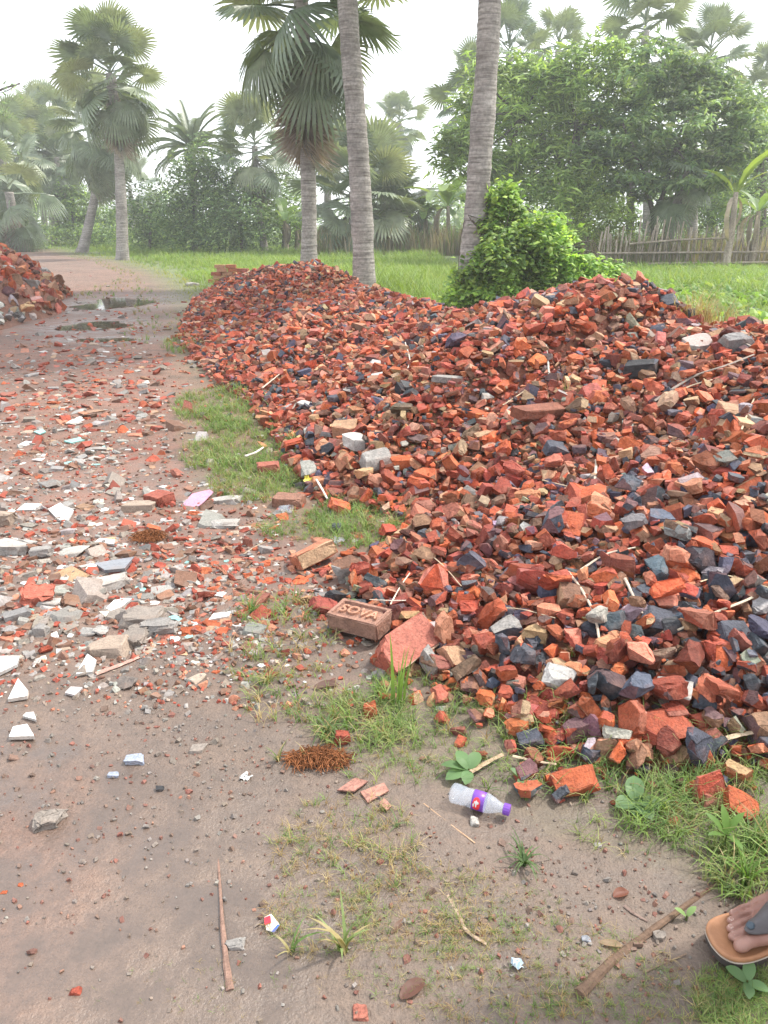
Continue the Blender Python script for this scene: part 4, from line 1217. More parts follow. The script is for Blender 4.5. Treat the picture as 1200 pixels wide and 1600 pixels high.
def coir(px, py, rx, ry, n, lab, seed, h=.03):
    q = hit(px, py); r_ = np.random.default_rng(seed)
    parts, cols = [], []
    for k in range(n):
        a = r_.random() * 6.28; s = math.sqrt(r_.random())
        p0 = np.array([math.cos(a) * rx * s, math.sin(a) * ry * s, .004 + h * (1 - s) * r_.random()])
        dr_ = np.array([r_.normal(), r_.normal(), 0]); dr_ /= np.linalg.norm(dr_); ln = r_.uniform(.015, .045)
        pts = [p0 + dr_ * ln * t + np.array([r_.normal(0, .004), r_.normal(0, .004), .012 * math.sin(t * 3) + abs(r_.normal(0, .002))]) for t in (0, .35, .7, 1)]
        v, f = tube(pts, .0011, 3, False); parts.append((v, f)); cols.append(np.tile(np.array([[.22, .088, .038]]) * r_.uniform(.5, 1.35), (len(f), 1)))
    V, F = merge(parts)
    return set_props(obj('coir_clump', tri_mesh('coir_clump', V, F, np.concatenate(cols)), M['fibre'], None, q), lab, 'coir')
coir(498, 1190, .095, .034, 700, 'ginger coir fibre clump on mud beside grass', 1)
coir(233, 842, .085, .06, 600, 'ginger coir fibre mat among stones by the slate tile', 2, .04)

# ------------------------------------------------------------------ plastic bottle and cup
def lathe(profile, n=28):
    V, F = [], []
    for (x, r) in profile:
        for k in range(n):
            t = 2 * math.pi * k / n; V.append((x, r * math.cos(t), r * math.sin(t)))
    for i in range(len(profile) - 1):
        for k in range(n):
            a, b = i * n + k, i * n + (k + 1) % n
            F += [(a, b, b + n), (a, b + n, a + n)]
    return np.array(V), np.array(F)

def mat_clear(name, col, a):
    m, nt, out = new_mat(name)
    b = N(nt, 'ShaderNodeBsdfPrincipled'); b.inputs['Base Color'].default_value = (*col, 1); b.inputs['Roughness'].default_value = .12
    b.inputs['Alpha'].default_value = a; b.inputs['Specular IOR Level'].default_value = .7
    n1 = noise_node(nt, 55, 2); bn = N(nt, 'ShaderNodeBump'); bn.inputs['Strength'].default_value = .35; bn.inputs['Distance'].default_value = .003
    nt.links.new(n1.outputs[0], bn.inputs['Height']); nt.links.new(bn.outputs[0], b.inputs['Normal'])
    nt.links.new(b.outputs[0], out.inputs[0])
    return m
M['clear'] = mat_clear('clear_plastic', (.60, .66, .76), .27)
M['purple'] = mat_plain('purple_plastic', (.16, .055, .36), .35)
M['label_red'] = mat_plain('red_print', (.62, .03, .04), .4)
M['label_white'] = mat_plain('white_print', (.60, .59, .57), .4)
b0, b1 = P(703, 1252), P(796, 1279)
bl = math.hypot(b1[0] - b0[0], b1[1] - b0[1]); ang = math.atan2(b1[1] - b0[1], b1[0] - b0[0])
rad = .0265
bt = empty('plastic_bottle', (b0[0], b0[1], float(ground_z(*b0)) + rad + .004), (R(25), R(2), ang))
set_props(bt, 'clear plastic bottle with purple cap and label lying on mud', 'bottle')
s = bl / .19
prof = [(0, .002), (.001, .018), (.006, .0245), (.012, rad), (.03, rad), (.034, rad * .95), (.038, rad), (.05, rad), (.054, rad * .95), (.058, rad), (.072, rad), (.075, rad * .965), (.112, rad * .965), (.115, rad),
        (.124, rad * .98), (.138, rad * .86), (.152, rad * .62), (.163, .0125), (.168, .0122), (.170, .0145), (.172, .0122), (.182, .0122)]
V, F = lathe([(x * s, r) for x, r in prof]); 
for i in range(len(V)):   # slightly crushed
    V[i, 1] *= 1 + .05 * math.sin(V[i, 0] * 90); V[i, 2] *= 1 - .06 * math.exp(-((V[i, 0] - .045) / .02) ** 2)
obj('body', tri_mesh('bottle_body', V, F, smooth=True), M['clear'], bt)
V, F = lathe([(.0745 * s, rad * .97), (.075 * s, rad * 1.0), (.1125 * s, rad * 1.0), (.113 * s, rad * .97)])
lb_ = obj('label', tri_mesh('bottle_label', V, F, smooth=True), M['purple'], bt)
def patch(x0, x1, t0, t1, r, round_=True, nx_=12, nt_=10):
    V, F = [], []
    for i in range(nx_ + 1):
        u = i / nx_ * 2 - 1
        wv = math.sqrt(max(0, 1 - u * u)) if round_ else 1.0
        for j in range(nt_ + 1):
            w = (j / nt_ * 2 - 1) * wv
            x = (x0 + x1) / 2 + u * (x1 - x0) / 2; t = (t0 + t1) / 2 + w * (t1 - t0) / 2
            V.append((x, r * math.cos(t), r * math.sin(t)))
    for i in range(nx_):
        for j in range(nt_):
            a = i * (nt_ + 1) + j; F += [(a, a + nt_ + 1, a + nt_ + 2), (a, a + nt_ + 2, a + 1)]
    return np.array(V), np.array(F)
for (x0, x1, t0, t1, mt, nm, rr, ro) in ((.078, .104, 2.05, 3.5, 'label_red', 'emblem', 1.02, True), (.083, .099, 2.45, 2.75, 'label_white', 'script_stroke', 1.035, True), (.088, .093, 2.35, 3.1, 'label_white', 'script_stroke', 1.04, True), (.08, .085, 2.7, 3.1, 'label_white', 'script_stroke', 1.035, True)):
    V, F = patch(x0 * s, x1 * s, t0 - .35, t1 - .35, rad * rr, ro)
    obj(nm, tri_mesh(nm, V, F, smooth=True), M[mt], lb_)
V, F = lathe([(.170 * s, .0147), (.171 * s, .0155), (.188 * s, .0155), (.190 * s, .0145), (.1902 * s, .0005)])
for i in range(len(V)):
    k = i % 28
    if k % 2 and .171 * s <= V[i, 0] <= .188 * s: V[i, 1] *= .955; V[i, 2] *= .955
cp = obj('cap', tri_mesh('bottle_cap', V, F), M['purple'], bt)

q = hit(446, 800)
V, F = lathe([(0, .001), (.001, .022), (.03, .026), (.065, .031), (.068, .033)], 18)
V[:, 2] *= .7; V[:, 1] *= 1 + .12 * np.sin(V[:, 0] * 120)
o = obj('plastic_cup', tri_mesh('plastic_cup', V, F, smooth=True), M['clear'], None, q + np.array([-.03, 0, .022])); o.rotation_euler = (0, R(-6), R(-20))
set_props(o, 'crushed clear plastic cup at the grass strip below the square brick', 'cup')
M['yellow'] = mat_plain('yellow_plastic', (.62, .55, .10), .4)
def crumple(name, px, py, s, mat, lab, seed, lift=.02):
    q = hit(px, py); r_ = random.Random(seed)
    bm = bmesh.new(); bmesh.ops.create_grid(bm, x_segments=5, y_segments=5, size=s)
    for v in bm.verts: v.co += Vector((r_.gauss(0, s * .16), r_.gauss(0, s * .16), r_.gauss(0, s * .35)))
    V, F, _ = to_np(bm)
    return set_props(obj(name, tri_mesh(name, V, F, np.tile(np.array([[.6, .6, .6]]), (len(F), 1))), mat, None, q + np.array([0, 0, lift])), lab, 'litter')
crumple('yellow_wrapper', 484, 758, .03, M['yellow'], 'crumpled yellow wrapper at the heap foot', 3, .04)
M['scrap_blue'] = mat_plain('pale_blue_plastic', (.42, .52, .60), .4)
M['scrap_white'] = mat_plain('dull_white_plastic', (.52, .52, .50), .45)
crumple('paper_scrap', 808, 1510, .012, M['scrap_blue'], 'crumpled pale blue scrap among short grass', 8, .008)
crumple('white_scrap', 384, 1216, .014, M['scrap_white'], 'crushed white plastic scrap on wet mud', 9, .006)
crumple('clear_wrapper', 530, 852, .026, M['clear'], 'clear plastic scrap standing beside the tipped brick', 4, .03)
crumple('clear_wrapper', 835, 1012, .02, M['clear'], 'tiny clear plastic scrap right of the blue-grey half brick', 5, .03)

# ------------------------------------------------------------------ the person whose sandalled foot stands at the edge
def capsule_parts(caps, n=14):
    parts = []
    for (p0, p1, r0, r1) in caps:
        p0, p1 = np.array(p0, float), np.array(p1, float)
        L = np.linalg.norm(p1 - p0); dn = (p1 - p0) / (L + 1e-9)
        pts, rr = [], []
        for a in np.linspace(-90, 0, 5): pts.append(p0 + dn * r0 * math.sin(R(a))); rr.append(max(r0 * math.cos(R(a)), 1e-4))
        for a in np.linspace(0, 90, 5): pts.append(p1 + dn * r1 * math.sin(R(a))); rr.append(max(r1 * math.cos(R(a)), 1e-4))
        parts.append(tube(pts, rr, n))
    return merge(parts)

def fused(name, caps, mat, parent, voxel, smooth_it, squash=None):
    V, F = capsule_parts(caps)
    if squash is not None: V = squash(V)
    o = obj(name, tri_mesh(name, V, F, smooth=True), mat, parent)
    rm = o.modifiers.new('fuse', 'REMESH'); rm.mode = 'VOXEL'; rm.voxel_size = voxel; rm.use_smooth_shade = True
    sm = o.modifiers.new('soften', 'SMOOTH'); sm.factor = .5; sm.iterations = smooth_it
    return o

def mat_skin():
    m, nt, out = new_mat('skin')
    n1 = noise_node(nt, 60, 4); n2 = noise_node(nt, 14, 3)
    c = ramp(nt, n2.outputs[0], [(.3, (.15, .068, .05)), (.5, (.25, .125, .095)), (.72, (.34, .19, .15))]).outputs[0]
    b = bsdf(nt, out, c, .5, n1.outputs[0], .25, .0015, .4)
    b.inputs['Subsurface Weight'].default_value = .12
    b.inputs['Subsurface Radius'].default_value = (.012, .004, .002)
    return m
M['skin'] = mat_skin()
M['nail'] = mat_plain('toenail', (.46, .31, .26), .3)
M['tan'] = mat_plain('tan_footbed', (.36, .175, .09), .6, .3, .4)
M['sole'] = mat_plain('dark_sole', (.055, .045, .042), .7, .3, .2)
M['strap'] = mat_plain('grey_leather', (.095, .085, .088), .55, .35, .35)
M['shirt'] = mat_plain('shirt_cloth', (.32, .36, .42), .9, .1, .3)
M['hair'] = mat_plain('hair', (.02, .018, .016), .6, .3, .3)

phi = R(194)
tipx, tipy = P(1114, 1487)
fw = (math.cos(phi), math.sin(phi))
fx, fy = tipx - .272 * fw[0], tipy - .272 * fw[1]
fz = float(ground_z(fx, fy)) + .004
person = empty('person', (fx, fy, fz), (0, 0, phi))
set_props(person, 'person standing at the frame edge, sandalled foot and toes in view', 'person')
FEET_Z = .034
caps = [((.028, 0, .035 + FEET_Z), (.075, 0, .06 + FEET_Z), .030, .032), ((.03, 0, .024 + FEET_Z), (.12, -.012, .022 + FEET_Z), .024, .02),
        ((.06, 0, .075 + FEET_Z), (.058, 0, .17 + FEET_Z), .034, .038)]
toes = [(.0335, .178, .247, .0150, .0138), (.0085, .172, .245, .0098, .0086), (-.0115, .166, .235, .0092, .0080), (-.0295, .156, .221, .0088, .0078), (-.0455, .144, .204, .0088, .0080)]
for (y, xb, xt, rb, rt) in toes:
    caps.append(((.075, y * .35, .062 + FEET_Z), (xb - .010, y * .95, .024 + FEET_Z), .026, .014))
    xm = xb + (xt - xb) * .55
    caps.append(((xb - .015, y, .020 + FEET_Z), (xm, y * .98, .019 + FEET_Z), rb, rb * .88))
    caps.append(((xm, y * .98, .018 + FEET_Z), (xt - rt, y * .95, .012 + FEET_Z), rb * .88, rt))
    caps.append(((xt - rt * 1.3, y * .95, .0125 + FEET_Z), (xt - rt * .8, y * .95, .0115 + FEET_Z), rt * 1.08, rt * 1.02))
# the other leg and the rest of the body, outside the photograph
oy = .27
for c in ((((.03, oy, .035), (.08, oy, .05), .03, .03)), ((.08, oy, .05), (.2, oy + .01, .025), .034, .028), ((.2, oy + .01, .025), (.24, oy + .01, .022), .028, .02), ((.06, oy, .09), (.055, oy, .45), .036, .052), ((.055, oy, .45), (.05, oy - .06, .84), .056, .078)):
    caps.append((tuple(np.array(c[0]) + (0, 0, FEET_Z)), tuple(np.array(c[1]) + (0, 0, FEET_Z)), c[2], c[3]))
cy_ = oy / 2
caps += [((.04, cy_, .92), (.04, cy_, 1.1), .12, .115), ((.04, cy_ - .06, 1.1), (.04, cy_ - .08, 1.32), .10, .095), ((.04, cy_ + .06, 1.1), (.04, cy_ + .08, 1.32), .10, .095), ((.04, cy_, 1.4), (.05, cy_, 1.52), .055, .05),
         ((.055, cy_, 1.58), (.055, cy_, 1.66), .078, .085), ((.10, cy_, 1.56), (.115, cy_, 1.56), .05, .042), ((.145, cy_, 1.60), (.15, cy_, 1.585), .011, .014)]
for sg in (-1, 1):
    caps += [((.04, cy_ + sg * .17, 1.39), (.03, cy_ + sg * .24, 1.12), .05, .04), ((.03, cy_ + sg * .24, 1.12), (.08, cy_ + sg * .25, .88), .04, .028),
             ((.08, cy_ + sg * .25, .87), (.10, cy_ + sg * .25, .80), .03, .032)]
    for f_ in range(4): caps.append(((.085 + .018 * f_, cy_ + sg * .25, .79), (.085 + .018 * f_, cy_ + sg * (.245), .72 + .006 * abs(f_ - 1.5)), .0095, .008))
    caps.append(((.135, cy_ + sg * .245, .84), (.155, cy_ + sg * .235, .79), .011, .009))
    caps.append(((.055, cy_ + sg * .088, 1.60), (.05, cy_ + sg * .092, 1.62), .014, .014))
nfine = 3 + 4 * len(toes)
fo1 = fused('body', caps[:nfine], M['skin'], None, .0023, 2)
fo2 = fused('body', caps[nfine:] + [((.058, 0, .15 + FEET_Z), (.055, 0, .42 + FEET_Z), .0365, .052), ((.055, 0, .42 + FEET_Z), (.05, .02, .80 + FEET_Z), .054, .075)], M['skin'], None, .007, 2)
bpy.context.view_layer.update()
dg = bpy.context.evaluated_depsgraph_get()
bm = bmesh.new()
for o_ in (fo1, fo2): 
    tmp = bpy.data.meshes.new_from_object(o_.evaluated_get(dg)); bm.from_mesh(tmp); bpy.data.meshes.remove(tmp)
for o_ in (fo1, fo2): bpy.data.objects.remove(o_)
bme = bpy.data.meshes.new('body'); bm.to_mesh(bme); bm.free()
for p_ in bme.polygons: p_.use_smooth = True
bme.materials.clear()
obj('body', bme, M['skin'], person)
for k, (y, xb, xt, rb, rt) in enumerate(toes):
    V, F = [], []
    for i in range(6):
        for j in range(6):
            u, w = i / 5, j / 5 * 2 - 1
            wd = rt * .68 * (1 - .35 * (2 * u - 1) ** 4)
            V.append((xt - rt * 1.7 + u * rt * 1.5, y * .95 + w * wd, FEET_Z + .0125 + rt * 1.05 * math.sqrt(max(0, 1 - (w * .62) ** 2)) - (u ** 2) * rt * .42))
    for i in range(5):
        for j in range(5):
            a = i * 6 + j; F += [(a, a + 6, a + 7), (a, a + 7, a + 1)]
    obj('toenail', tri_mesh('toenail', V, F, smooth=True), M['nail'], person)
# trousers, shirt and hair
fused('trousers', [((.055, 0, .20), (.055, 0, .48), .078, .085), ((.055, 0, .48), (.05, .04, .86), .085, .105), ((.055, oy, .20), (.055, oy, .48), .078, .085), ((.055, oy, .48), (.05, oy - .04, .86), .085, .105), ((.045, cy_ - .05, .9), (.045, cy_ + .05, .9), .125, .125)], M['shirt'], person, .012, 2).data.materials.clear()
person.children[-1].data.materials.append(M['sole'])
fused('shirt', [((.04, cy_, .93), (.04, cy_, 1.12), .14, .13), ((.04, cy_ - .06, 1.1), (.04, cy_ - .09, 1.34), .115, .11), ((.04, cy_ + .06, 1.1), (.04, cy_ + .09, 1.34), .115, .11),
                ((.04, cy_ - .17, 1.39), (.03, cy_ - .23, 1.17), .064, .06), ((.04, cy_ + .17, 1.39), (.03, cy_ + .23, 1.17), .064, .06)], M['shirt'], person, .014, 2)
fused('hair', [((.035, cy_, 1.62), (.045, cy_, 1.685), .085, .086)], M['hair'], person, .01, 1)

# sandal
def outline(grow_=0.0, n=64):
    ctrl = [(0, 0), (.006, -.022), (.03, -.034), (.09, -.036), (.15, -.048), (.20, -.0535), (.24, -.049), (.268, -.030), (.280, 0.0), (.281, .018), (.275, .036), (.253, .050), (.21, .053), (.15, .044), (.09, .034), (.03, .033), (.006, .022)]
    p = smooth_path(ctrl + [ctrl[0]], n + 1)[:-1] if False else smooth_path([(a, b, 0) for a, b in ctrl + [ctrl[0]]], n + 1)[:-1, :2]
    c = p.mean(0); dv = p - c
    return p + dv / np.linalg.norm(dv, axis=1, keepdims=True) * grow_
def ring_solid(rings):
    """closed solid from rings (outline, z)"""
    V, F = [], []; n = len(rings[0][0])
    for p, z in rings: V += [(a, b, z + .006 * max(0, (a - .22) / .05) ** 2) for a, b in p]
    for i in range(len(rings) - 1):
        for k in range(n):
            a, b = i * n + k, i * n + (k + 1) % n; F += [(a, b, b + n), (a, b + n, a + n)]
    c0 = len(V); V.append((*rings[0][0].mean(0), rings[0][1])); c1 = len(V); V.append((*rings[-1][0].mean(0), rings[-1][1]))
    for k in range(n): F += [(c0, (k + 1) % n, k), (c1, (len(rings) - 1) * n + k, (len(rings) - 1) * n + (k + 1) % n)]
    return np.array(V), np.array(F)
sandal = empty('sandal', (fx, fy, fz), (0, 0, phi))
set_props(sandal, 'tan leather sandal with dark sole and grey toe strap', 'sandal')
V, F = ring_solid([(outline(.001), 0), (outline(.004), .004), (outline(.004), .018), (outline(.002), .022)])
obj('sole', tri_mesh('sole', V, F), M['sole'], sandal)
V, F = ring_solid([(outline(.005), .0195), (outline(.0068), .0205), (outline(.0068), .0222), (outline(.005), .0228)])
obj('welt', tri_mesh('welt', V, F), mat_plain('welt_thread', (.42, .36, .30), .7), sandal)
V, F = ring_solid([(outline(.003), .0229), (outline(.006), .025), (outline(.005), .032), (outline(.001), .0345), (outline(-.006), .0335), (outline(-.012), .0305)])
obj('footbed', tri_mesh('footbed', V, F, smooth=True), M['tan'], sandal)
V, F = [], []
nu, nv = 18, 12
for i in range(nu + 1):
    u = i / nu
    for j in range(nv + 1):
        w = j / nv * 2 - 1
        hw = .0165 + .052 * max(0, (u - .18) / .82) ** 1.25
        x = .219 - u * .125 - .02 * u * abs(w) - .009 * (1 - u) * (w * w)
        hw *= math.sqrt(min(1, (u + .012) / .14)) if u < .13 else 1
        y = .0205 - .014 * u + w * hw
        top = FEET_Z + .036 + .052 * u - .008 * (1 - u) * 0
        z = top - (.042 * u) * abs(w) ** 2.2 * 1.25
        V.append((x, y, z))
for i in range(nu):
    for j in range(nv):
        a = i * (nv + 1) + j; F += [(a, a + 1, a + nv + 2), (a, a + nv + 2, a + nv + 1)]
so = obj('strap', tri_mesh('strap', V, F, smooth=True), M['strap'], sandal)
md = so.modifiers.new('thickness', 'SOLIDIFY'); md.thickness = .0045; md.offset = 1
V, F = ring_solid([(np.array([(math.cos(t) * .0085, math.sin(t) * .0085) for t in np.linspace(0, 6.283, 20, endpoint=False)]), 0), (np.array([(math.cos(t) * .0085, math.sin(t) * .0085) for t in np.linspace(0, 6.283, 20, endpoint=False)]), .003), (np.array([(math.cos(t) * .006, math.sin(t) * .006) for t in np.linspace(0, 6.283, 20, endpoint=False)]), .0045)])
M['button'] = mat_plain('strap_button', (.045, .065, .085), .4)
bo = obj('strap_button', tri_mesh('strap_button', V, F), M['button'], sandal, (.207, .0195, FEET_Z + .0475)); bo.rotation_euler = (0, R(22), 0)

# ------------------------------------------------------------------ grass and weeds
def blade_template(seed, bend, seg=3, w=.022, nb=1, spread=0.0):
    """blades of unit height; several bent ribbons from one base"""
    r_ = random.Random(seed); V, F = [], []
    for b in range(nb):
        a = r_.random() * 6.283; bd = bend * r_.uniform(.5, 1.4) + (spread * r_.uniform(.2, 1.2)); L = r_.uniform(.55, 1.0); ww = w * r_.uniform(.7, 1.3)
        ca, sa = math.cos(a), math.sin(a); n0 = len(V)
        ox, oy_ = r_.gauss(0, .05 * (nb > 1)), r_.gauss(0, .05 * (nb > 1))
        tw = r_.uniform(-.6, .6)
        for i in range(seg + 1):
            t = i / seg; ang_ = bd * t
            x = L * (t * math.sin(ang_ * .75)); z = L * t * math.cos(ang_ * .75)
            hw = ww * (1 - t) ** .7
            sx_, sy_ = -sa * hw + ca * tw * hw * t, ca * hw + sa * tw * hw * t
            if i < seg:
                V += [(ox + ca * x + sx_, oy_ + sa * x + sy_, z), (ox + ca * x - sx_, oy_ + sa * x - sy_, z)]
            else: V.append((ox + ca * x, oy_ + sa * x, z))
        for i in range(seg - 1):
            a0 = n0 + 2 * i; F += [(a0, a0 + 1, a0 + 3), (a0, a0 + 3, a0 + 2)]
        a0 = n0 + 2 * (seg - 1); F.append((a0, a0 + 1, a0 + 2))
    F = np.array(F)
    return np.array(V), F, np.array([r_.random() * .5 for _ in range(len(F))])

FINE = [blade_template(i, .9, 3, .018, 6, .75) for i in range(14)]
TALL = [blade_template(40 + i, .5, 2, .02, 5, .35) for i in range(10)]
r8 = np.random.default_rng(8)
GREENS = np.array([(.13, .23, .06), (.165, .27, .07), (.11, .19, .06), (.20, .29, .095), (.24, .28, .11)])
DRYC = np.array([(.33, .27, .13), (.28, .20, .10), (.38, .32, .18)])

def hits(pts):
    pts = np.asarray(pts, float)
    a, b = (pts[:, 0] - 600) / FPX, -(pts[:, 1] - 800) / FPX
    d_ = np.stack([a, CT + b * ST, -ST + b * CT], -1)
    ts = np.arange(1.0, 20, .02)
    out = np.zeros((len(pts), 2))
    for i in range(0, len(pts), 400):
        q = d_[i:i + 400, None, :] * ts[None, :, None]
        low = q[..., 2] + CAM_H < heap_z(q[..., 0], q[..., 1])
        k = np.argmax(low, 1); k = np.where(low.any(1), k, len(ts) - 1)
        out[i:i + 400] = q[np.arange(len(k)), k, :2]
    return out

def px_patch(n, cx, cy, rx, ry, power=.5):
    t = r8.random(n) * 6.283; s = r8.random(n) ** power
    return np.stack([cx + rx * s * np.cos(t), cy + ry * s * np.sin(t)], -1)
def grass_from_px(pts, h0, h1, dry, tpls=FINE):
    xy = hits(pts)
    z = surf(xy[:, 0], xy[:, 1]); n = len(xy)
    h = r8.uniform(h0, h1, n) * (.6 + .8 * vnoise(xy[:, 0] * 6, xy[:, 1] * 6, 5))
    isd = r8.random(n) < dry
    c = np.where(isd[:, None], DRYC[r8.integers(0, 3, n)], GREENS[r8.integers(0, 5, n)]) * r8.uniform(.75, 1.25, (n, 1))
    rot = rot_mats(n, r8, .22)
    return np.stack([xy[:, 0], xy[:, 1], z - .004], -1), rot, h, c, c * np.array([[1.25, 1.05, .9]])
PATCHES = [  # n, cx, cy, rx, ry, h0, h1, dry
    (620, 345, 640, 75, 34, .07, .15, .05), (700, 385, 705, 85, 45, .06, .14, .06), (420, 400, 755, 75, 32, .06, .13, .08), (150, 318, 712, 40, 22, .05, .1, .2),
    (520, 570, 820, 95, 42, .06, .13, .04), (200, 470, 825, 70, 26, .04, .09, .1), (130, 285, 540, 32, 14, .08, .16, .05), (120, 275, 500, 34, 16, .06, .12, .3),
    (260, 640, 1110, 110, 55, .05, .11, .08), (280, 560, 1130, 90, 45, .05, .10, .15), (280, 720, 1165, 130, 55, .05, .10, .08), (330, 900, 1200, 190, 60, .05, .11, .05),
    (480, 1080, 1200, 150, 75, .06, .12, .05), (420, 1110, 1280, 130, 60, .06, .13, .05), (150, 1010, 1300, 120, 40, .04, .08, .1), (130, 860, 1125, 130, 40, .05, .09, .05),
    (110, 430, 960, 65, 30, .05, .12, .25), (90, 420, 1040, 75, 36, .05, .11, .35), (70, 480, 1010, 60, 50, .05, .1, .3), (120, 450, 1100, 70, 50, .04, .09, .3),
    (160, 540, 1330, 120, 85, .02, .05, .6), (140, 500, 1440, 90, 60, .02, .05, .55), (420, 800, 1520, 260, 85, .015, .045, .45), (280, 700, 1430, 180, 70, .015, .04, .5),
    (160, 1000, 1560, 180, 50, .015, .045, .3), (220, 1150, 1560, 70, 60, .02, .05, .15), (260, 1160, 1360, 60, 55, .06, .13, .05), (50, 330, 1550, 200, 50, .01, .025, .5),
    (90, 600, 560, 330, 90, .05, .09, .2), (140, 900, 640, 300, 160, .04, .08, .25), (90, 980, 960, 180, 90, .05, .09, .1), (50, 620, 700, 100, 60, .05, .1, .1), (120, 610, 1200, 90, 30, .04, .08, .3)]
A = [[], [], [], [], []]
for (n, cx, cy, rx, ry, h0, h1, dry) in PATCHES:
    pts = px_patch(int(n * (1.7 if h1 <= .05 else .95 if cy < 900 else .36 if cx > 850 else .5)), cx, cy, rx, ry)
    for k, a in enumerate(grass_from_px(pts, h0, h1, dry)): A[k].append(a)
A = [np.concatenate(a) for a in A]
V, F, C = bake(FINE, r8.integers(0, len(FINE), len(A[0])), A[0], A[1], A[2][:, None] * np.ones((1, 3)), A[3], A[4])
set_props(obj('grass', tri_mesh('grass', V, F, C), M['grass']), 'short green grass along the foot of the heap and the mud', kind='stuff')

# field grass and verge
def field_pts(n, ymin, ymax, p=2.0):
    y = ymin + (ymax - ymin) * r8.random(n) ** p
    x = (r8.random(n) * 1400 - 100 - 600) / FPX * y * 1.02
    return x, y
x, y = field_pts(50000, 11, 62, 1.7)
tr = in_poly(x, y, TRACK); dt, _ = d_line(x, y, TRACK)
hz_ = np.maximum(heap_z(x, y), left_z(x, y))
k = ~tr & (hz_ < .05) & (x > -40) & ~((x < -6) & (y < 24)) & ~((x < -3) & (y < 16))
right = (x > 2.6)
k &= ~(right & (y > 26.5))
x, y, dt = x[k], y[k], dt[k]; n = len(x)
edge = np.clip(dt / 3.5, 0.12, 1)
clump = .55 + .9 * fbm(x * .35, y * .35, 3, 41)
h = r8.uniform(.28, .52, n) * edge * clump
h = np.where((x > 2) & (y < 16), h * .8, h)
gc = np.array([(.175, .275, .058), (.205, .31, .068), (.145, .23, .055), (.25, .325, .10)])[r8.integers(0, 4, n)] * (.8 + .45 * fbm(x * .5, y * .5, 2, 9))[:, None] * r8.uniform(.85, 1.15, (n, 1))
gc = np.where((edge < .35)[:, None], gc * np.array([[1.35, 1.0, .95]]), gc)
pos = np.stack([x, y, ground_z(x, y) - .01], -1)
V, F, C = bake(TALL, r8.integers(0, len(TALL), n), pos, rot_mats(n, r8, .1), np.stack([h * 1.5, h * 1.5, h], -1), gc, gc * np.array([[1.15, 1.1, 1.0]]))
set_props(obj('field_grass', tri_mesh('field_grass', V, F, C), M['grass']), 'tall bright green grass of the field behind the heap', kind='stuff')
# thin verge blades on the track sides and its middle
x = r8.uniform(-16, -2.5, 9000); y = r8.uniform(10, 46, 9000)
dt, _ = d_line(x, y, TRACK)
tcx = -1.9 - y * .22
k = (in_poly(x, y, TRACK)) & (left_z(x, y) < .01) & ((dt < .5) | ((np.abs(x - (-.14 * y - 4.1)) < .55) & (y > 17) & (y < 34)))
x, y = x[k], y[k]; n = len(x); h = r8.uniform(.05, .13, n)
gc = np.where((r8.random(n) < .4)[:, None], DRYC[r8.integers(0, 3, n)], GREENS[r8.integers(0, 5, n)])
V, F, C = bake(TALL, r8.integers(0, len(TALL), n), np.stack([x, y, ground_z(x, y)], -1), rot_mats(n, r8, .2), np.stack([h * 2, h * 2, h], -1), gc, gc)
set_props(obj('verge_grass', tri_mesh('verge_grass', V, F, C), M['grass']), 'thin yellowing grass along and between the wheel ruts', kind='stuff')

# leafy crop beyond the near crest
def leafy(seed, nl=6, w=.32):
    r_ = random.Random(seed); V, F, mx = [], [], []
    for b in range(nl):
        a = b * 2.4 + r_.uniform(-.4, .4); el = r_.uniform(.35, 1.15); L = r_.uniform(.6, 1.0)
        d_ = np.array([math.cos(a) * math.cos(el), math.sin(a) * math.cos(el), math.sin(el)]); sd = np.array([-math.sin(a), math.cos(a), 0])
        nrm = np.cross(d_, sd); n0 = len(V)
        for (t, ww, bd) in ((.25, .02, 0), (.45, w * .75, .03), (.7, w, -.02), (.9, w * .6, -.12), (1.0, .0, -.22)):
            p = d_ * L * t + nrm * -bd * L * -1
            if ww > 0.01: V += [tuple(p + sd * ww * L * .5 - nrm * .0), tuple(p - nrm * .05 * L * (ww > .1) * -1), tuple(p - sd * ww * L * .5)]
            else: V.append(tuple(p))
        for i in range(3):
            o_ = n0 + 3 * i
            F += [(o_, o_ + 3, o_ + 4), (o_, o_ + 4, o_ + 1), (o_ + 1, o_ + 4, o_ + 5), (o_ + 1, o_ + 5, o_ + 2)]
        o_ = n0 + 9; F += [(o_, o_ + 3, o_ + 1), (o_ + 1, o_ + 3, o_ + 2)]
        mx += [r_.random() * .6] * 14
    return np.array(V), np.array(F), np.array(mx)
LEAFY = [leafy(i) for i in range(8)]
n = 4600
y = 7.5 + 19.5 * r8.random(n) ** 1.2; x = r8.uniform(.18, .60, n) * y + .4
k = (heap_z(x, y) < .05) & ((x > 2.4) | (y > 13)); x, y = x[k], y[k]
k = fbm(x * .6, y * .6, 2, 12) > .36; x, y = x[k], y[k]; n = len(x)
h = r8.uniform(.22, .42, n)
gc = np.array([(.16, .28, .06), (.20, .33, .07), (.12, .22, .06), (.26, .35, .10)])[r8.integers(0, 4, n)] * r8.uniform(.8, 1.2, (n, 1))
V, F, C = bake(LEAFY, r8.integers(0, 8, n), np.stack([x, y, ground_z(x, y)], -1), rot_mats(n, r8, .12), h[:, None] * np.ones((1, 3)), gc, gc * 1.25)
set_props(obj('leafy_crop', tri_mesh('leafy_crop', V, F, C), M['leaf']), 'broad-leaved green crop in the field behind the near crest', kind='stuff')

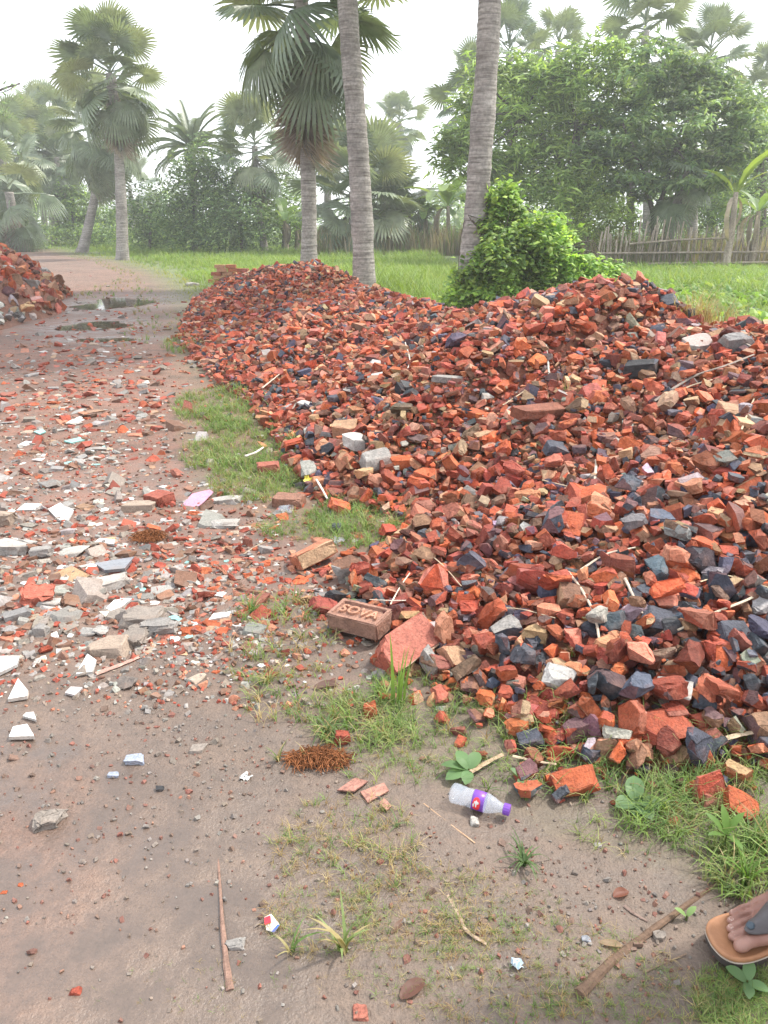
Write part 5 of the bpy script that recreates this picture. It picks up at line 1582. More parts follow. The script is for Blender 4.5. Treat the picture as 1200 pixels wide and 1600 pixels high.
# single tufts that stand out
def tuft(px, py, h, nb, bend, col, lab, seed, w=.02, spread=.5, dryc=None, on=None, wide=.03):
    q = hit(px, py) if on is None else on
    parts, cols = [], []
    r_ = np.random.default_rng(seed)
    for b in range(nb):
        v, f, _ = blade_template(seed * 100 + b, bend, 5, w, 1, spread)
        s_ = h * r_.uniform(.55, 1.1); v = v * s_ + np.array([r_.normal(0, wide * h), r_.normal(0, wide * h), 0])
        parts.append((v, f)); c = np.array(col) * r_.uniform(.75, 1.25)
        if dryc is not None and r_.random() < .25: c = np.array(dryc)
        cols.append(np.tile(c[None], (len(f), 1)))
    V, F = merge(parts)
    return set_props(obj('grass_tuft', tri_mesh('grass_tuft', V, F, np.concatenate(cols)), M['grass'], None, q), lab, 'grass tuft')
tuft(622, 1105, .30, 9, .12, (.17, .28, .07), 'tall upright bright green blades in front of the leaning slab', 1, .022, .2)
tuft(535, 1490, .15, 13, .7, (.20, .27, .10), 'tall pale grass tuft with white base on wet mud', 2, .04, .55, (.36, .30, .15))
tuft(455, 1490, .09, 9, .9, (.11, .18, .05), 'short green tuft beside the red and blue wrapper', 3, .045, .5, (.34, .3, .15))
tuft(818, 1352, .10, 26, 1.2, (.10, .16, .06), 'flat spreading grey-green grass tuft on mud below the bottle', 4, .035, .9)
tuft(435, 1190, .085, 12, .7, (.12, .17, .06), 'grass tuft at the tip of the coir clump', 5, .035, .5, (.38, .31, .16))
tuft(395, 960, .15, 22, 1.0, (.12, .19, .06), 'arching grass tuft on mud left of the lettered brick', 6, .025, .6, (.38, .31, .16))
tuft(420, 1070, .12, 24, 1.2, (.22, .22, .09), 'straw-green sprawling tuft on mud below the arching tuft', 7, .022, .8, (.40, .32, .16))
tuft(470, 1000, .11, 16, 1.0, (.14, .20, .07), 'loose green tuft between arching tuft and lettered brick', 8, .025, .7, (.38, .31, .16))
tuft(510, 1145, .13, 24, 1.1, (.12, .19, .07), 'dense sprawling tuft above the coir clump', 9, .025, .8, (.38, .31, .16))
tuft(1165, 1385, .16, 24, .5, (.14, .25, .05), 'bright green tuft above the sandalled foot', 10, .03, .4)
tuft(885, 622, .16, 26, .5, (.13, .20, .055), 'green tuft growing in the middle of the heap', 11, .018, .4, (.35, .32, .15))
tuft(620, 1295, .07, 12, 1.1, (.13, .18, .08), 'small pale tuft on mud left of the bottle', 12, .03, .7)
tuft(480, 1190, .07, 9, .6, (.13, .17, .06), 'thin tuft in front of the coir clump', 13, .03, .5, (.36, .3, .15))
q = hit(1085, 512)
tuft(0, 0, .36, 240, .5, (.36, .28, .14), 'dry straw-coloured tuft on the saddle beside the near crest', 14, .008, .5, (.24, .22, .08), (q[0] + .06, q[1] + .10, q[2] + .0), wide=.22)
tuft(0, 0, .30, 110, .5, (.30, .25, .12), 'smaller dry tuft towards the big dark boulder', 15, .008, .5, (.22, .24, .08), (q[0] + .30, q[1] + .12, q[2] - .01), wide=.2)

def oval_leaf(L, W, seg=6, cup=.15, bend=.5):
    V, F = [], []
    for i in range(seg + 1):
        t = i / seg; w = W * (math.sin(math.pi * (t * .93 + .035)) ** .75) if 0 < i < seg else W * .08
        x = L * t * math.cos(bend * t * .6); z = L * t * math.sin(.35 - bend * t * .7)
        V += [(x, w, z + cup * w), (x, 0, z), (x, -w, z + cup * w)]
    for i in range(seg):
        a = 3 * i
        F += [(a, a + 1, a + 4), (a, a + 4, a + 3), (a + 1, a + 2, a + 5), (a + 1, a + 5, a + 4)]
    return np.array(V), np.array(F)
def weed(px, py, leaves, col, lab, stem=.02):
    q = hit(px, py); e = empty('weed', q); set_props(e, lab, 'weed')
    v, f = tube([(0, 0, -.005), (0, 0, stem + .005)], [.003, .002], 5); obj('stem', tri_mesh('stem', v, f, np.tile(np.array([[.12, .15, .05]]), (len(f), 1))), M['leaf'], e)
    for (az, L, W, el) in leaves:
        V, F = oval_leaf(L, W)
        o = obj('leaf', tri_mesh('leaf', V, F, np.tile(np.array(col)[None] * random.uniform(.85, 1.15), (len(F), 1)), True), M['leaf'], e, (0, 0, stem))
        o.rotation_euler = (random.uniform(-.15, .15), -R(el), R(az))
WG = (.15, .26, .11)
weed(732, 1212, [(170, .085, .020, 5), (205, .08, .022, -5), (115, .075, .02, 15), (60, .075, .02, 12), (255, .06, .018, -5), (150, .05, .014, 30)], WG, 'small leafy weed with oblong pale green leaves beside the bottle')
weed(992, 1262, [(205, .075, .026, 8), (290, .075, .024, 0), (335, .07, .024, 5), (80, .08, .026, 25), (120, .05, .018, 35), (250, .055, .02, -4)], (.16, .27, .12), 'weed with round pale green leaves below the near slope')
weed(1072, 1438, [(160, .035, .008, 30), (30, .035, .008, 30)], (.22, .34, .13), 'two-leaved pale seedling left of the sandal strap', .01)
weed(1165, 1545, [(150, .05, .013, 20), (60, .05, .013, 20), (250, .045, .012, 5), (320, .045, .012, 10)], WG, 'low leafy weed at the bottom corner below the sandal')
weed(1130, 1330, [(150, .08, .010, 40), (90, .08, .010, 50), (30, .08, .010, 40), (200, .07, .009, 20), (280, .07, .010, 15)], (.14, .25, .06), 'narrow-leaved weed in tall grass above the sandalled foot', .05)
weed(560, 965 - 60, [(150, .03, .008, 30), (30, .03, .008, 30), (90, .03, .008, 40)], WG, 'tiny seedling at the heap foot above the lettered brick', .02)
weed(545, 950, [(150, .04, .012, 30), (30, .04, .012, 30), (90, .03, .01, 40), (230, .03, .01, 10)], WG, 'small seedling just above the lettered brick', .015)
weed(815, 1225, [(150, .045, .01, 30), (30, .045, .01, 20), (250, .045, .01, 10)], WG, 'small weed between the bottle and the orange foot chunk', .02)

# ------------------------------------------------------------------ palms
def fan_template(seed, N_=30, pet=.9, Rr=1.0, half=150, droop=.25, fold=.15, pleat=.03, tipdroop=.25, gap=.58, narrow=1.0):
    r_ = random.Random(seed)
    V, F = [(pet, 0, 0)], []
    th = np.radians(np.linspace(-half, half, N_ + 1))
    def pt(theta, r, extra=0.0):
        c, s = math.cos(theta), math.sin(theta)
        x, y_ = r * c, r * s * narrow
        z = -droop * (max(0, x) / Rr) ** 2 * Rr - fold * abs(y_) - tipdroop * max(0, r / Rr - .45) ** 2 * Rr * 1.6 + extra
        return (pet + x, y_, z)
    b_idx = []
    Ls = [Rr * (.78 + .22 * math.cos(t / 2)) * r_.uniform(.92, 1.05) for t in th]
    for i in range(N_ + 1):
        V.append(pt(th[i], Ls[i] * gap)); b_idx.append(len(V) - 1)
    for i in range(N_):
        tm = (th[i] + th[i + 1]) / 2; L = (Ls[i] + Ls[i + 1]) / 2
        V.append(pt(tm, L * gap * .99, pleat * Rr)); m = len(V) - 1
        F += [(0, b_idx[i], m), (0, m, b_idx[i + 1])]
        dth = (th[i + 1] - th[i]) * .36; jt = r_.uniform(-.4, .4) * dth
        e1, e2 = r_.gauss(0, .02) * Rr, r_.gauss(0, .06) * Rr
        V.append(pt(tm - dth * .95 + jt * .5, L * .80, e1)); V.append(pt(tm + dth * .95 + jt * .5, L * .80, e1)); V.append(pt(tm + jt, L * 1.02, e2))
        wl_, wr_, tp2 = m + 1, m + 2, m + 3
        F += [(b_idx[i], wl_, m), (m, wl_, wr_), (m, wr_, b_idx[i + 1]), (wl_, tp2, wr_)]
    # petiole
    n0 = len(V)
    for (x, w, z) in ((0, .045, .0), (pet * .5, .028, .03 * pet), (pet, .018, 0), (pet + .3 * Rr, .006, -droop * .09 * Rr)):
        V += [(x, w, z + .01), (x, -w, z + .01), (x, 0, z - w)]
    for i in range(3):
        for k in range(3):
            a, b = n0 + 3 * i + k, n0 + 3 * i + (k + 1) % 3; F += [(a, b, b + 3), (a, b + 3, a + 3)]
    return np.array(V), np.array(F)

FANS = [tri_mesh('fan_frond', *fan_template(i, 32, random.uniform(1.0, 1.35), .92, random.choice([125, 140, 155]), random.uniform(.0, .25), random.uniform(-.05, .3), .035, random.uniform(.05, .4), random.uniform(.5, .66))) for i in range(14)]
for m in FANS: m.materials.append(M['frond'])
DROOPS = [tri_mesh('drooping_frond', *fan_template(20 + i, 30, 1.0, .95, 120, .45, .45, .035, .6, .5)) for i in range(7)]
for m in DROOPS: m.materials.append(M['frond'])
DEADS = [tri_mesh('dead_frond', *fan_template(40 + i, 24, .55, 1.0, 80, .35, 1.0, .05, .5, .30, .45)) for i in range(5)]
for m in DEADS: m.materials.append(M['dead'])

def frond_matrix(dirv, roll):
    x = Vector(dirv).normalized()
    y_ = Vector((0, 0, 1)).cross(x)
    if y_.length < .05: y_ = Vector((math.cos(roll * 3), math.sin(roll * 3), 0))
    y_.normalize(); z = x.cross(y_)
    m = Matrix((x, y_, z)).transposed()
    return (m @ Matrix.Rotation(roll, 3, 'X')).to_4x4()

def trunk_mesh(pts, r0, r1, n=14, step=.09, seed=0, flare=1.35, ring=.03):
    L = sum(np.linalg.norm(np.array(pts[i + 1]) - np.array(pts[i])) for i in range(len(pts) - 1))
    m = max(8, int(L / step))
    path = smooth_path(pts, m)
    t = np.linspace(0, 1, m)
    r_ = np.random.default_rng(seed)
    rad = r0 + (r1 - r0) * np.clip(t * 1.6, 0, 1) + r0 * (flare - 1) * np.exp(-t * L / .5)
    slow = np.interp(np.arange(m), np.arange(0, m + 9, 9), 1 + r_.normal(0, .028, len(np.arange(0, m + 9, 9))))
    rad = rad * (1 + ring * r_.uniform(-.7, .7, m)) * slow
    V, F = tube(path, rad, n, True, .05, seed)
    return tri_mesh('trunk', V, F, smooth=True)

def palm(label, Y, trunk_px, r0, r1, size_, live, dead, seed, elev=(78, -50), name='fan_palm', group='fan palms around the field', droop_share=.25, step=.12, ring=.03, bark='palm_bark', base_z=None, dead_len=1.0):
    """trunk_px: picture positions along the trunk from base to crown centre, all at distance Y"""
    pts = []
    for k, (px_, py_) in enumerate(trunk_px):
        x, z = D(px_, py_, Y)
        pts.append((x, Y, z))
    bx_, bz_ = pts[0][0], float(ground_z(pts[0][0], Y))
    pts[0] = (bx_, Y, bz_ - .12)
    loc = Vector((bx_, Y, bz_))
    r_ = random.Random(seed)
    e = empty(name, loc); set_props(e, label, 'palm tree', group)
    local = [tuple(Vector(p) - loc) for p in pts]
    obj('trunk', trunk_mesh(local, r0, r1, 14 if Y < 25 else 9, step, seed, ring=ring), M[bark], e)
    hub = Vector(local[-1])
    ga = 2.39996
    live = int(live * 1.22)
    for i in range(live):
        t = i / max(1, live - 1)
        el = elev[0] + (elev[1] - elev[0]) * t ** .9 + r_.uniform(-9, 9)
        az = i * ga + r_.uniform(-.3, .3) + seed
        dv = (math.cos(az) * math.cos(R(el)), math.sin(az) * math.cos(R(el)), math.sin(R(el)))
        me = r_.choice(DROOPS) if t > 1 - droop_share else r_.choice(FANS)
        o = bpy.data.objects.new('frond', me); link(o, e)
        sc_ = size_ * r_.uniform(.72, 1.02) * (1.0 if t > .12 else .85)
        o.matrix_local = Matrix.Translation(hub + Vector((0, 0, size_ * (.5 * (1 - t) - .55 * t)))) @ frond_matrix(dv, r_.uniform(-.7, .7)) @ Matrix.Diagonal((sc_, sc_, sc_, 1))
    for i in range(dead):
        t = i / max(1, dead - 1)
        el = -72 - 15 * t + r_.uniform(-7, 7); az = i * ga + r_.uniform(-.4, .4)
        dv = (math.cos(az) * math.cos(R(el)), math.sin(az) * math.cos(R(el)), math.sin(R(el)))
        o = bpy.data.objects.new('dead_frond', r_.choice(DEADS)); link(o, e)
        sc_ = size_ * r_.uniform(.65, .95)
        o.matrix_local = Matrix.Translation(hub + Vector((0, 0, -size_ * (.25 + .95 * t) * dead_len))) @ frond_matrix(dv, r_.uniform(-.5, .5)) @ Matrix.Diagonal((sc_, sc_, sc_, 1))
    return e

# near trunks first
palm('ringed grey palm rising behind the far heap with shaggy dead skirt', 19.5, [(482, 455), (483, 330), (478, 190), (470, -10)], .20, .165, 1.32, 28, 32, 1, (75, -42), droop_share=.3, step=.07, ring=.05, dead_len=1.25)
palm('tall curved grey palm trunk between two palms, crown above the frame', 16.0, [(570, 480), (566, 350), (556, 180), (543, 0), (528, -420)], .235, .185, 1.5, 22, 0, 2, (70, -25), step=.06, ring=.045)
palm('thick pale palm trunk leaning beside the creeper bush, crown above the frame', 12.6, [(722, 520), (738, 400), (752, 220), (765, 0), (772, -520)], .225, .165, 1.5, 22, 0, 3, (70, -25), step=.055, ring=.04)
palm('tall fan palm beside the track with brown skirt and yellow stalks', 36.5, [(191, 405), (190, 330), (184, 220), (173, 115)], .27, .21, 1.36, 34, 20, 4, (80, -52), droop_share=.25)
palm('leaning dark-stemmed palm with hanging crown left of the tall track palm', 46, [(127, 394), (140, 345), (150, 290), (150, 205)], .30, .22, 1.55, 28, 12, 5, (60, -78), droop_share=.6)
palm('slim fan palm on a dark thin trunk right of the dark bushes', 44, [(414, 388), (408, 350), (400, 310), (398, 228)], .20, .15, 1.35, 26, 12, 6, (80, -60))
palm('distant small round fan palm standing alone against white sky', 72, [(625, 372), (624, 270), (624, 192)], .30, .24, 1.45, 26, 2, 7, (85, -70))
palm('hanging-crowned palm half hidden behind the shaggy skirted palm', 50, [(512, 380), (512, 300), (512, 175)], .26, .22, 1.5, 22, 12, 8, (70, -78), droop_share=.6)
palm('stemless young fan palm bushing out behind the curved trunk', 41, [(556, 390), (556, 345), (556, 300)], .35, .35, 1.85, 32, 14, 9, (86, -35), droop_share=.15)
palm('young fan palm low beside the banana clump', 43, [(610, 390), (612, 360), (614, 330)], .3, .3, 1.4, 20, 8, 10, (80, -30))
# cluster on the far side of the track
palm('palm of the far cluster with bright spiky crown, nearest the track', 58, [(80, 380), (90, 330), (92, 290), (88, 245)], .24, .19, 1.4, 22, 9, 11, (75, -55), bark='pale_bark')
palm('palm of the far cluster with the highest blue-green crown', 62, [(84, 380), (80, 320), (75, 205)], .24, .2, 1.7, 24, 8, 12, (80, -65), bark='pale_bark')
palm('palm of the far cluster, second from the frame edge', 60, [(72, 380), (66, 320), (48, 222)], .24, .2, 1.65, 24, 8, 13, (80, -65), bark='pale_bark')
palm('palm of the far cluster overhanging the frame edge', 52, [(20, 385), (8, 320), (2, 240)], .32, .28, 1.7, 24, 16, 14, (75, -75), droop_share=.5)
palm('leaning palm with brown hanging fronds beside the earth heap', 47, [(36, 388), (22, 345), (14, 300)], .3, .25, 1.7, 12, 22, 15, (70, -60), droop_share=.5)
palm('hazy far palm showing between bushes and tall track palm', 90, [(205, 372), (204, 320), (203, 290)], .25, .2, 2.0, 18, 2, 16, (75, -50))
# crowns that show above the big trees
for k, (lab, Y, px_, py_, s_) in enumerate([('palm crown peeking above the broad tree beside the pale trunk', 46, 795, 82, 1.9), ('palm crown behind the pale trunk at the tree edge', 44, 738, 150, 1.9),
                                           ('palm crown hidden low in the top of the drooping tree', 50, 872, 78, 1.7), ('highest fan palm crown above the dark layered tree', 40, 1008, 48, 1.95),
                                           ('fan palm crown right of the highest one above the layered tree', 42, 1108, 92, 1.85), ('fan palm crown at the frame edge behind the banana plant', 48, 1190, 150, 1.9),
                                           ('palm crown hanging inside the layered tree', 33, 1080, 190, 1.5)]):
    palm(lab, Y, [(px_ + 4, 388), (px_ + 3, 280), (px_, py_)], .22, .18, s_ * .72, 22, 8, 30 + k, (82, -60))
palm('leaning pale palm trunk beside the forked tree at the fence', 28.5, [(1032, 412), (1050, 345), (1066, 290), (1075, 255)], .21, .17, 1.0, 10, 4, 40, (75, -50), bark='pale_bark')

# date palm with feather fronds
def pinnate(seed, n=30, L=1.0):
    r_ = random.Random(seed); V, F = [], []
    def c(t): return np.array([L * t * math.cos(.5 * t * t), 0, -L * .42 * t ** 2.2])
    for i in range(n):
        t = .12 + .86 * i / (n - 1); p = c(t); ll = L * .20 * math.sin(math.pi * (t * .86 + .12)) ** .6
        for sg in (-1, 1):
            d_ = np.array([.62, sg * .75, .22 - .4 * t]); d_ /= np.linalg.norm(d_); q = p + d_ * ll * r_.uniform(.85, 1.1) + np.array([0, 0, -ll * .25])
            w = np.array([.010 * L, 0, 0]); a = len(V)
            V += [tuple(p - w), tuple(p + w), tuple((p + q) / 2 + w * 1.2 + np.array([0, 0, .02 * L])), tuple(q)]
            F += [(a, a + 1, a + 2), (a, a + 2, a + 3)]
    v, f = tube([c(t) for t in np.linspace(0, 1, 8)], np.linspace(.02, .004, 8) * L, 4)
    return merge([(np.array(V), np.array(F)), (v, f)])
PIN = [tri_mesh('feather_frond', *pinnate(i)) for i in range(3)]
for m in PIN: m.materials.append(M['frond'])
def date_palm(label, Y, trunk_px, size_, nf, seed):
    pts = [(D(a, b, Y)[0], Y, D(a, b, Y)[1]) for a, b in trunk_px]
    bz_ = float(ground_z(pts[0][0], Y)); loc = Vector((pts[0][0], Y, bz_)); pts[0] = (pts[0][0], Y, bz_ - .1)
    e = empty('date_palm', loc); set_props(e, label, 'palm tree')
    loc_pts = [tuple(Vector(p) - loc) for p in pts]
    obj('trunk', trunk_mesh(loc_pts, .22, .2, 9, .15, seed), M['palm_bark'], e)
    r_ = random.Random(seed); hub = Vector(loc_pts[-1])
    for i in range(nf):
        t = i / (nf - 1); el = 82 - 95 * t + r_.uniform(-8, 8); az = i * 2.4
        o = bpy.data.objects.new('frond', r_.choice(PIN)); link(o, e); sc_ = size_ * r_.uniform(.85, 1.1)
        o.matrix_local = Matrix.Translation(hub) @ frond_matrix((math.cos(az) * math.cos(R(el)), math.sin(az) * math.cos(R(el)), math.sin(R(el))), r_.uniform(-.3, .3)) @ Matrix.Diagonal((sc_, sc_, sc_, 1))
date_palm('date palm with arching feather fronds above the dark bushes', 47, [(305, 388), (303, 320), (300, 232)], 2.75, 34, 3)

# ------------------------------------------------------------------ banana plants
def banana_leaf(seed, L=1.0, W=.17, bend=1.0):
    r_ = random.Random(seed); V, F = [], []
    n = 12
    for i in range(n + 1):
        t = i / n; a = bend * t
        x, z = L * t * math.sin(a * .75 + .12), L * t * math.cos(a * .75 + .12)
        w = W * math.sin(math.pi * min(1, max(0, (t - .14) / .9))) ** .55 * L if t > .14 else .012 * L
        cut = r_.uniform(.75, 1.05)
        V += [(x - .25 * w * .3, w * cut, z + .18 * w), (x, 0, z), (x - .25 * w * .3, -w * r_.uniform(.75, 1.05), z + .18 * w)]
    for i in range(n):
        a = 3 * i; F += [(a, a + 1, a + 4), (a, a + 4, a + 3), (a + 1, a + 2, a + 5), (a + 1, a + 5, a + 4)]
    return np.array(V), np.array(F)
M['banana'] = mat_leaf('banana_leaf', .45, .4, .4, True, [(0, (.15, .25, .09)), (.5, (.20, .31, .10)), (1, (.28, .38, .12))])
M['banana_lime'] = mat_leaf('banana_leaf_lime', .5, .4, .4, True, [(0, (.20, .30, .06)), (.5, (.27, .36, .08)), (1, (.33, .38, .10))])
BAN = [tri_mesh('banana_leaf', *banana_leaf(i, 1.0, random.uniform(.13, .17), random.uniform(.7, 1.7))) for i in range(6)]
for m in BAN: m.materials.append(M['banana'])
BANL = [tri_mesh('banana_leaf', *banana_leaf(20 + i, 1.0, .10, random.uniform(.25, .8))) for i in range(4)]
for m in BANL: m.materials.append(M['banana_lime'])
BAND = [tri_mesh('dead_banana_leaf', *banana_leaf(30 + i, 1.0, .06, 3.3)) for i in range(3)]
for m in BAND: m.materials.append(M['dead'])
def banana(label, Y, px_, py_base, py_top, leafL, nl, seed, pool=BAN, nd=4, group='banana plants behind the field'):
    x, z = D(px_, py_top, Y); bz_ = float(ground_z(x, Y)); h = z - bz_
    e = empty('banana_plant', (x, Y, bz_)); set_props(e, label, 'banana plant', group)
    v, f = tube(smooth_path([(0, 0, -.1), (.05, 0, h * .5), (0, 0, h)], 7), np.linspace(.15, .08, 7), 8)
    obj('stem', tri_mesh('stem', v, f, smooth=True), M['bamboo'], e)
    r_ = random.Random(seed)
    for i in range(nl):
        o = bpy.data.objects.new('leaf', r_.choice(pool)); link(o, e); o.location = (0, 0, h * .94)
        o.rotation_euler = (0, R(r_.uniform(2, 38)), i * 2.4 + r_.uniform(-.3, .3)); s_ = leafL * r_.uniform(.75, 1.1); o.scale = (s_, s_, s_)
    for i in range(nd):
        o = bpy.data.objects.new('dead_leaf', r_.choice(BAND)); link(o, e); o.location = (0, 0, h * .9)
        o.rotation_euler = (0, R(r_.uniform(25, 50)), r_.uniform(0, 6.3)); s_ = leafL * r_.uniform(.5, .75); o.scale = (s_, s_, s_)
banana('banana plant with broad arching leaves beside the pale trunk', 41, 700, 390, 322, 2.5, 9, 1)
banana('banana plant left of the broad arching one, leaves drooping', 43, 665, 390, 330, 2.1, 8, 2)
banana('banana plant showing behind the creeper bush', 36, 800, 390, 310, 2.4, 8, 3)
banana('pale banana plant between the slim palm and skirted palm', 44, 445, 390, 345, 2.0, 8, 4)
banana('small banana plant close behind the skirted palm trunk', 46, 462, 390, 352, 1.6, 7, 5)
banana('tall banana plant with upright lime leaves inside the fence', 26.5, 1150, 420, 300, 2.0, 7, 6, BANL, 3)
banana('drooping banana plant right of the lime-leaved one', 27.5, 1185, 420, 330, 1.9, 7, 7, BAN, 4)
banana('banana plant half hidden beside the young fan palm', 43, 640, 390, 335, 1.9, 7, 8)

# ------------------------------------------------------------------ broad-leaved trees, bushes
LEAF4 = []
for i in range(6):
    r_ = random.Random(i); w = r_.uniform(.30, .42); k_ = r_.uniform(.05, .2)
    LEAF4.append((np.array([(0, 0, 0), (.5, w / 2, -k_ * .5), (1, 0, -k_ * 2), (.5, -w / 2, -k_ * .5), (.5, 0, .06)]), np.array([(0, 4, 1), (1, 4, 2), (0, 3, 4), (3, 2, 4)]), np.array([0, .3, .6, .2])))

LEAFN = [(v * np.array([1.3, .75, 1]), f, m) for v, f, m in LEAF4]
LEAFW = [(v * np.array([1, 1.9, 1]), f, m) for v, f, m in LEAF4]

def leaf_cloud(centers, radii, per, leaf, cols, r_, spread=.28, flat=.7, tpl=None):
    """leaves gathered in small sprays spread over and inside ellipsoids"""
    P_, ctr = [], []
    for (c, rad, n_) in zip(centers, radii, per):
        ns = max(4, n_ // 48)
        dirs = r_.normal(0, 1, (ns, 3)); dirs /= np.linalg.norm(dirs, axis=1, keepdims=True)
        s_ = r_.uniform(.4, 1.0, (ns, 1)) ** .6 * np.where(r_.random((ns, 1)) < .14, 1.28, 1.0)
        sc_ = np.array(c) + dirs * s_ * np.array(rad)
        k = r_.integers(0, ns, n_)
        P_.append(sc_[k] + r_.normal(0, 1, (n_, 3)) * spread * np.array([1, 1, flat]))
        ctr.append(k + 400 * len(ctr))
    pos = np.concatenate(P_); n_ = len(pos)
    rot = rot_mats(n_, r_, .6)
    ly = leaf * r_.uniform(.45, 1.4, n_)
    tn = r_.uniform(.6, 1.45, 20000); ct_ = np.concatenate(ctr); tone = tn[ct_ % 20000] * (.8 + .4 * vnoise(pos[:, 0] * 1.7, pos[:, 2] * 1.7 + pos[:, 1], 3))
    base = np.array(cols)[r_.integers(0, len(cols), n_)] * tone[:, None] * r_.uniform(.8, 1.2, (n_, 1))
    tpl = tpl or LEAF4
    return bake(tpl, r_.integers(0, len(tpl), n_), pos, rot, ly[:, None] * np.ones((1, 3)), base, base * 1.2)

def tree(name, label, Y, stems, clumps, leaf, cols, seed, r0=.2, bark='bark', group=None, spread=.28, dens=1.0, cat='tree', depth=1.6, flat=.7, tpl=None):
    """stems: picture paths of trunk and limbs; clumps: (px, py, rx px, ry px, leaves)"""
    r_ = np.random.default_rng(seed)
    bx_ = D(*stems[0][0], Y)[0]; bz_ = float(ground_z(bx_, Y)); loc = np.array([bx_, Y, bz_])
    e = empty(name, loc); set_props(e, label, cat, group)
    m = Y / FPX * 1.03
    C_, Rd, Pn = [], [], []
    for (px_, py_, rx, ry, n_) in clumps:
        x, z = D(px_, py_, Y); C_.append(np.array([x, Y + r_.uniform(-1, 1) * depth, z]) - loc); Rd.append((rx * m, max(rx, ry) * m * .8, ry * m)); Pn.append(int(n_ * dens))
    for k, st in enumerate(stems):
        pts = []
        for j, (px_, py_) in enumerate(st):
            x, z = D(px_, py_, Y); pts.append(np.array([x, Y + (0 if k == 0 else r_.normal(0, .12) * j), z]) - loc)
        if k == 0 or st[0][1] > 380: pts[0][2] = -.15
        pts = smooth_path(pts, 10); rr = np.linspace(r0, r0 * .45, 10) if k == 0 else np.linspace(r0 * .62, r0 * .25, 10)
        v, f = tube(pts, rr, 8, True, .12, k); obj('trunk' if k == 0 else 'limb', tri_mesh('trunk', v, f, smooth=True), M[bark], e)
    hub = np.array(pts[-1])
    tp = [np.array([D(*st[-1], Y)[0], Y, D(*st[-1], Y)[1]]) - loc for st in stems]
    for c, rd in zip(C_, Rd):      # boughs from the nearest limb end into each clump
        s0 = min(tp, key=lambda q: np.linalg.norm(q - c))
        mid = (s0 + c) / 2 + r_.normal(0, .25, 3)
        v, f = tube(smooth_path([s0, mid, c], 7), np.linspace(r0 * .32, r0 * .08, 7), 5); obj('bough', tri_mesh('bough', v, f, smooth=True), M[bark], e)
    V, F, C = leaf_cloud(C_, Rd, Pn, leaf, cols, r_, spread, flat, tpl)
    obj('crown', tri_mesh('crown', V, F, C), M['leaf'], e)
    return e

G_LIGHT = [(.20, .30, .085), (.26, .37, .105), (.155, .24, .08), (.32, .42, .13)]
G_DARK = [(.145, .225, .105), (.185, .275, .115), (.115, .185, .09), (.235, .32, .14)]
G_LIME = [(.27, .36, .09), (.33, .42, .11), (.20, .29, .085)]
G_CREEP = [(.21, .34, .08), (.27, .41, .09), (.14, .25, .07), (.35, .47, .13)]

tree('broad_tree', 'broad light green tree with drooping leaves right of the pale trunk', 31,
     [[(905, 408), (903, 330), (905, 260), (900, 190)], [(903, 300), (860, 230), (820, 180)], [(905, 270), (940, 200), (950, 140)]],
     [(845, 128, 52, 30, 2600), (768, 158, 40, 36, 1800), (922, 112, 44, 34, 2000), (885, 158, 50, 26, 1300), (730, 235, 42, 36, 1700), (800, 215, 60, 42, 2600), (880, 205, 62, 46, 3000), (950, 200, 42, 52, 2000), (790, 290, 55, 36, 1800), (870, 285, 55, 42, 2200), (705, 250, 22, 18, 500),
      (930, 285, 36, 30, 900), (760, 120, 30, 22, 700)], .30, G_LIGHT, 1, .2, group='big trees at the fence', spread=.23, dens=.66, tpl=LEAFN)
tree('layered_tree', 'dark layered tree with forked trunk behind the bamboo fence', 29,
     [[(1028, 415), (1022, 360), (1020, 325)], [(1021, 335), (1010, 290), (1000, 250)], [(1021, 335), (1040, 290), (1055, 230)], [(1055, 240), (1090, 180), (1110, 150)]],
     [(1050, 128, 52, 22, 1900), (1118, 160, 52, 24, 1800), (990, 165, 52, 25, 1800), (1060, 195, 85, 26, 2600), (960, 225, 46, 22, 1300), (1010, 245, 60, 24, 2000), (1110, 235, 60, 26, 1900), (1060, 275, 70, 18, 1700), (970, 285, 36, 16, 800), (1045, 300, 40, 10, 600),
      (1150, 200, 40, 36, 1300), (1010, 105, 50, 22, 1200), (1120, 120, 40, 22, 900)], .26, G_DARK, 2, .16, group='big trees at the fence', spread=.21, flat=.3, dens=.72)
tree('lime_tree', 'yellow-green leafy tree hanging low before the layered tree', 30, [[(915, 410), (918, 360), (920, 320)]],
     [(925, 335, 46, 26, 1500), (905, 300, 36, 28, 1100), (945, 310, 32, 26, 900), (930, 365, 34, 16, 500), (890, 345, 30, 20, 600)], .19, G_LIME, 3, .08, group='big trees at the fence', spread=.22)
tree('edge_tree', 'mid green tree at the frame edge behind the banana plant', 36, [[(1190, 408), (1192, 330), (1190, 240)]],
     [(1185, 200, 45, 50, 2200), (1150, 250, 40, 40, 1500), (1200, 280, 45, 45, 1800), (1140, 320, 45, 30, 1100), (1240, 220, 50, 60, 1500), (1100, 330, 40, 25, 900)], .24, G_LIGHT[:3] + G_DARK[:2], 4, .2, group='big trees at the fence')
tree('backing_tree', 'shadowy tree filling the gap behind the two big trees', 42, [[(985, 395), (985, 300), (985, 220)], [(985, 300), (940, 250), (900, 220)]],
     [(950, 260, 60, 45, 2000), (1030, 250, 60, 45, 2000), (880, 250, 70, 50, 2200), (1120, 270, 55, 40, 1600), (800, 290, 50, 35, 1200), (850, 160, 60, 40, 1500)], .36, G_DARK + G_LIGHT[:1], 5, .25, group='big trees at the fence', spread=.35, dens=.42)
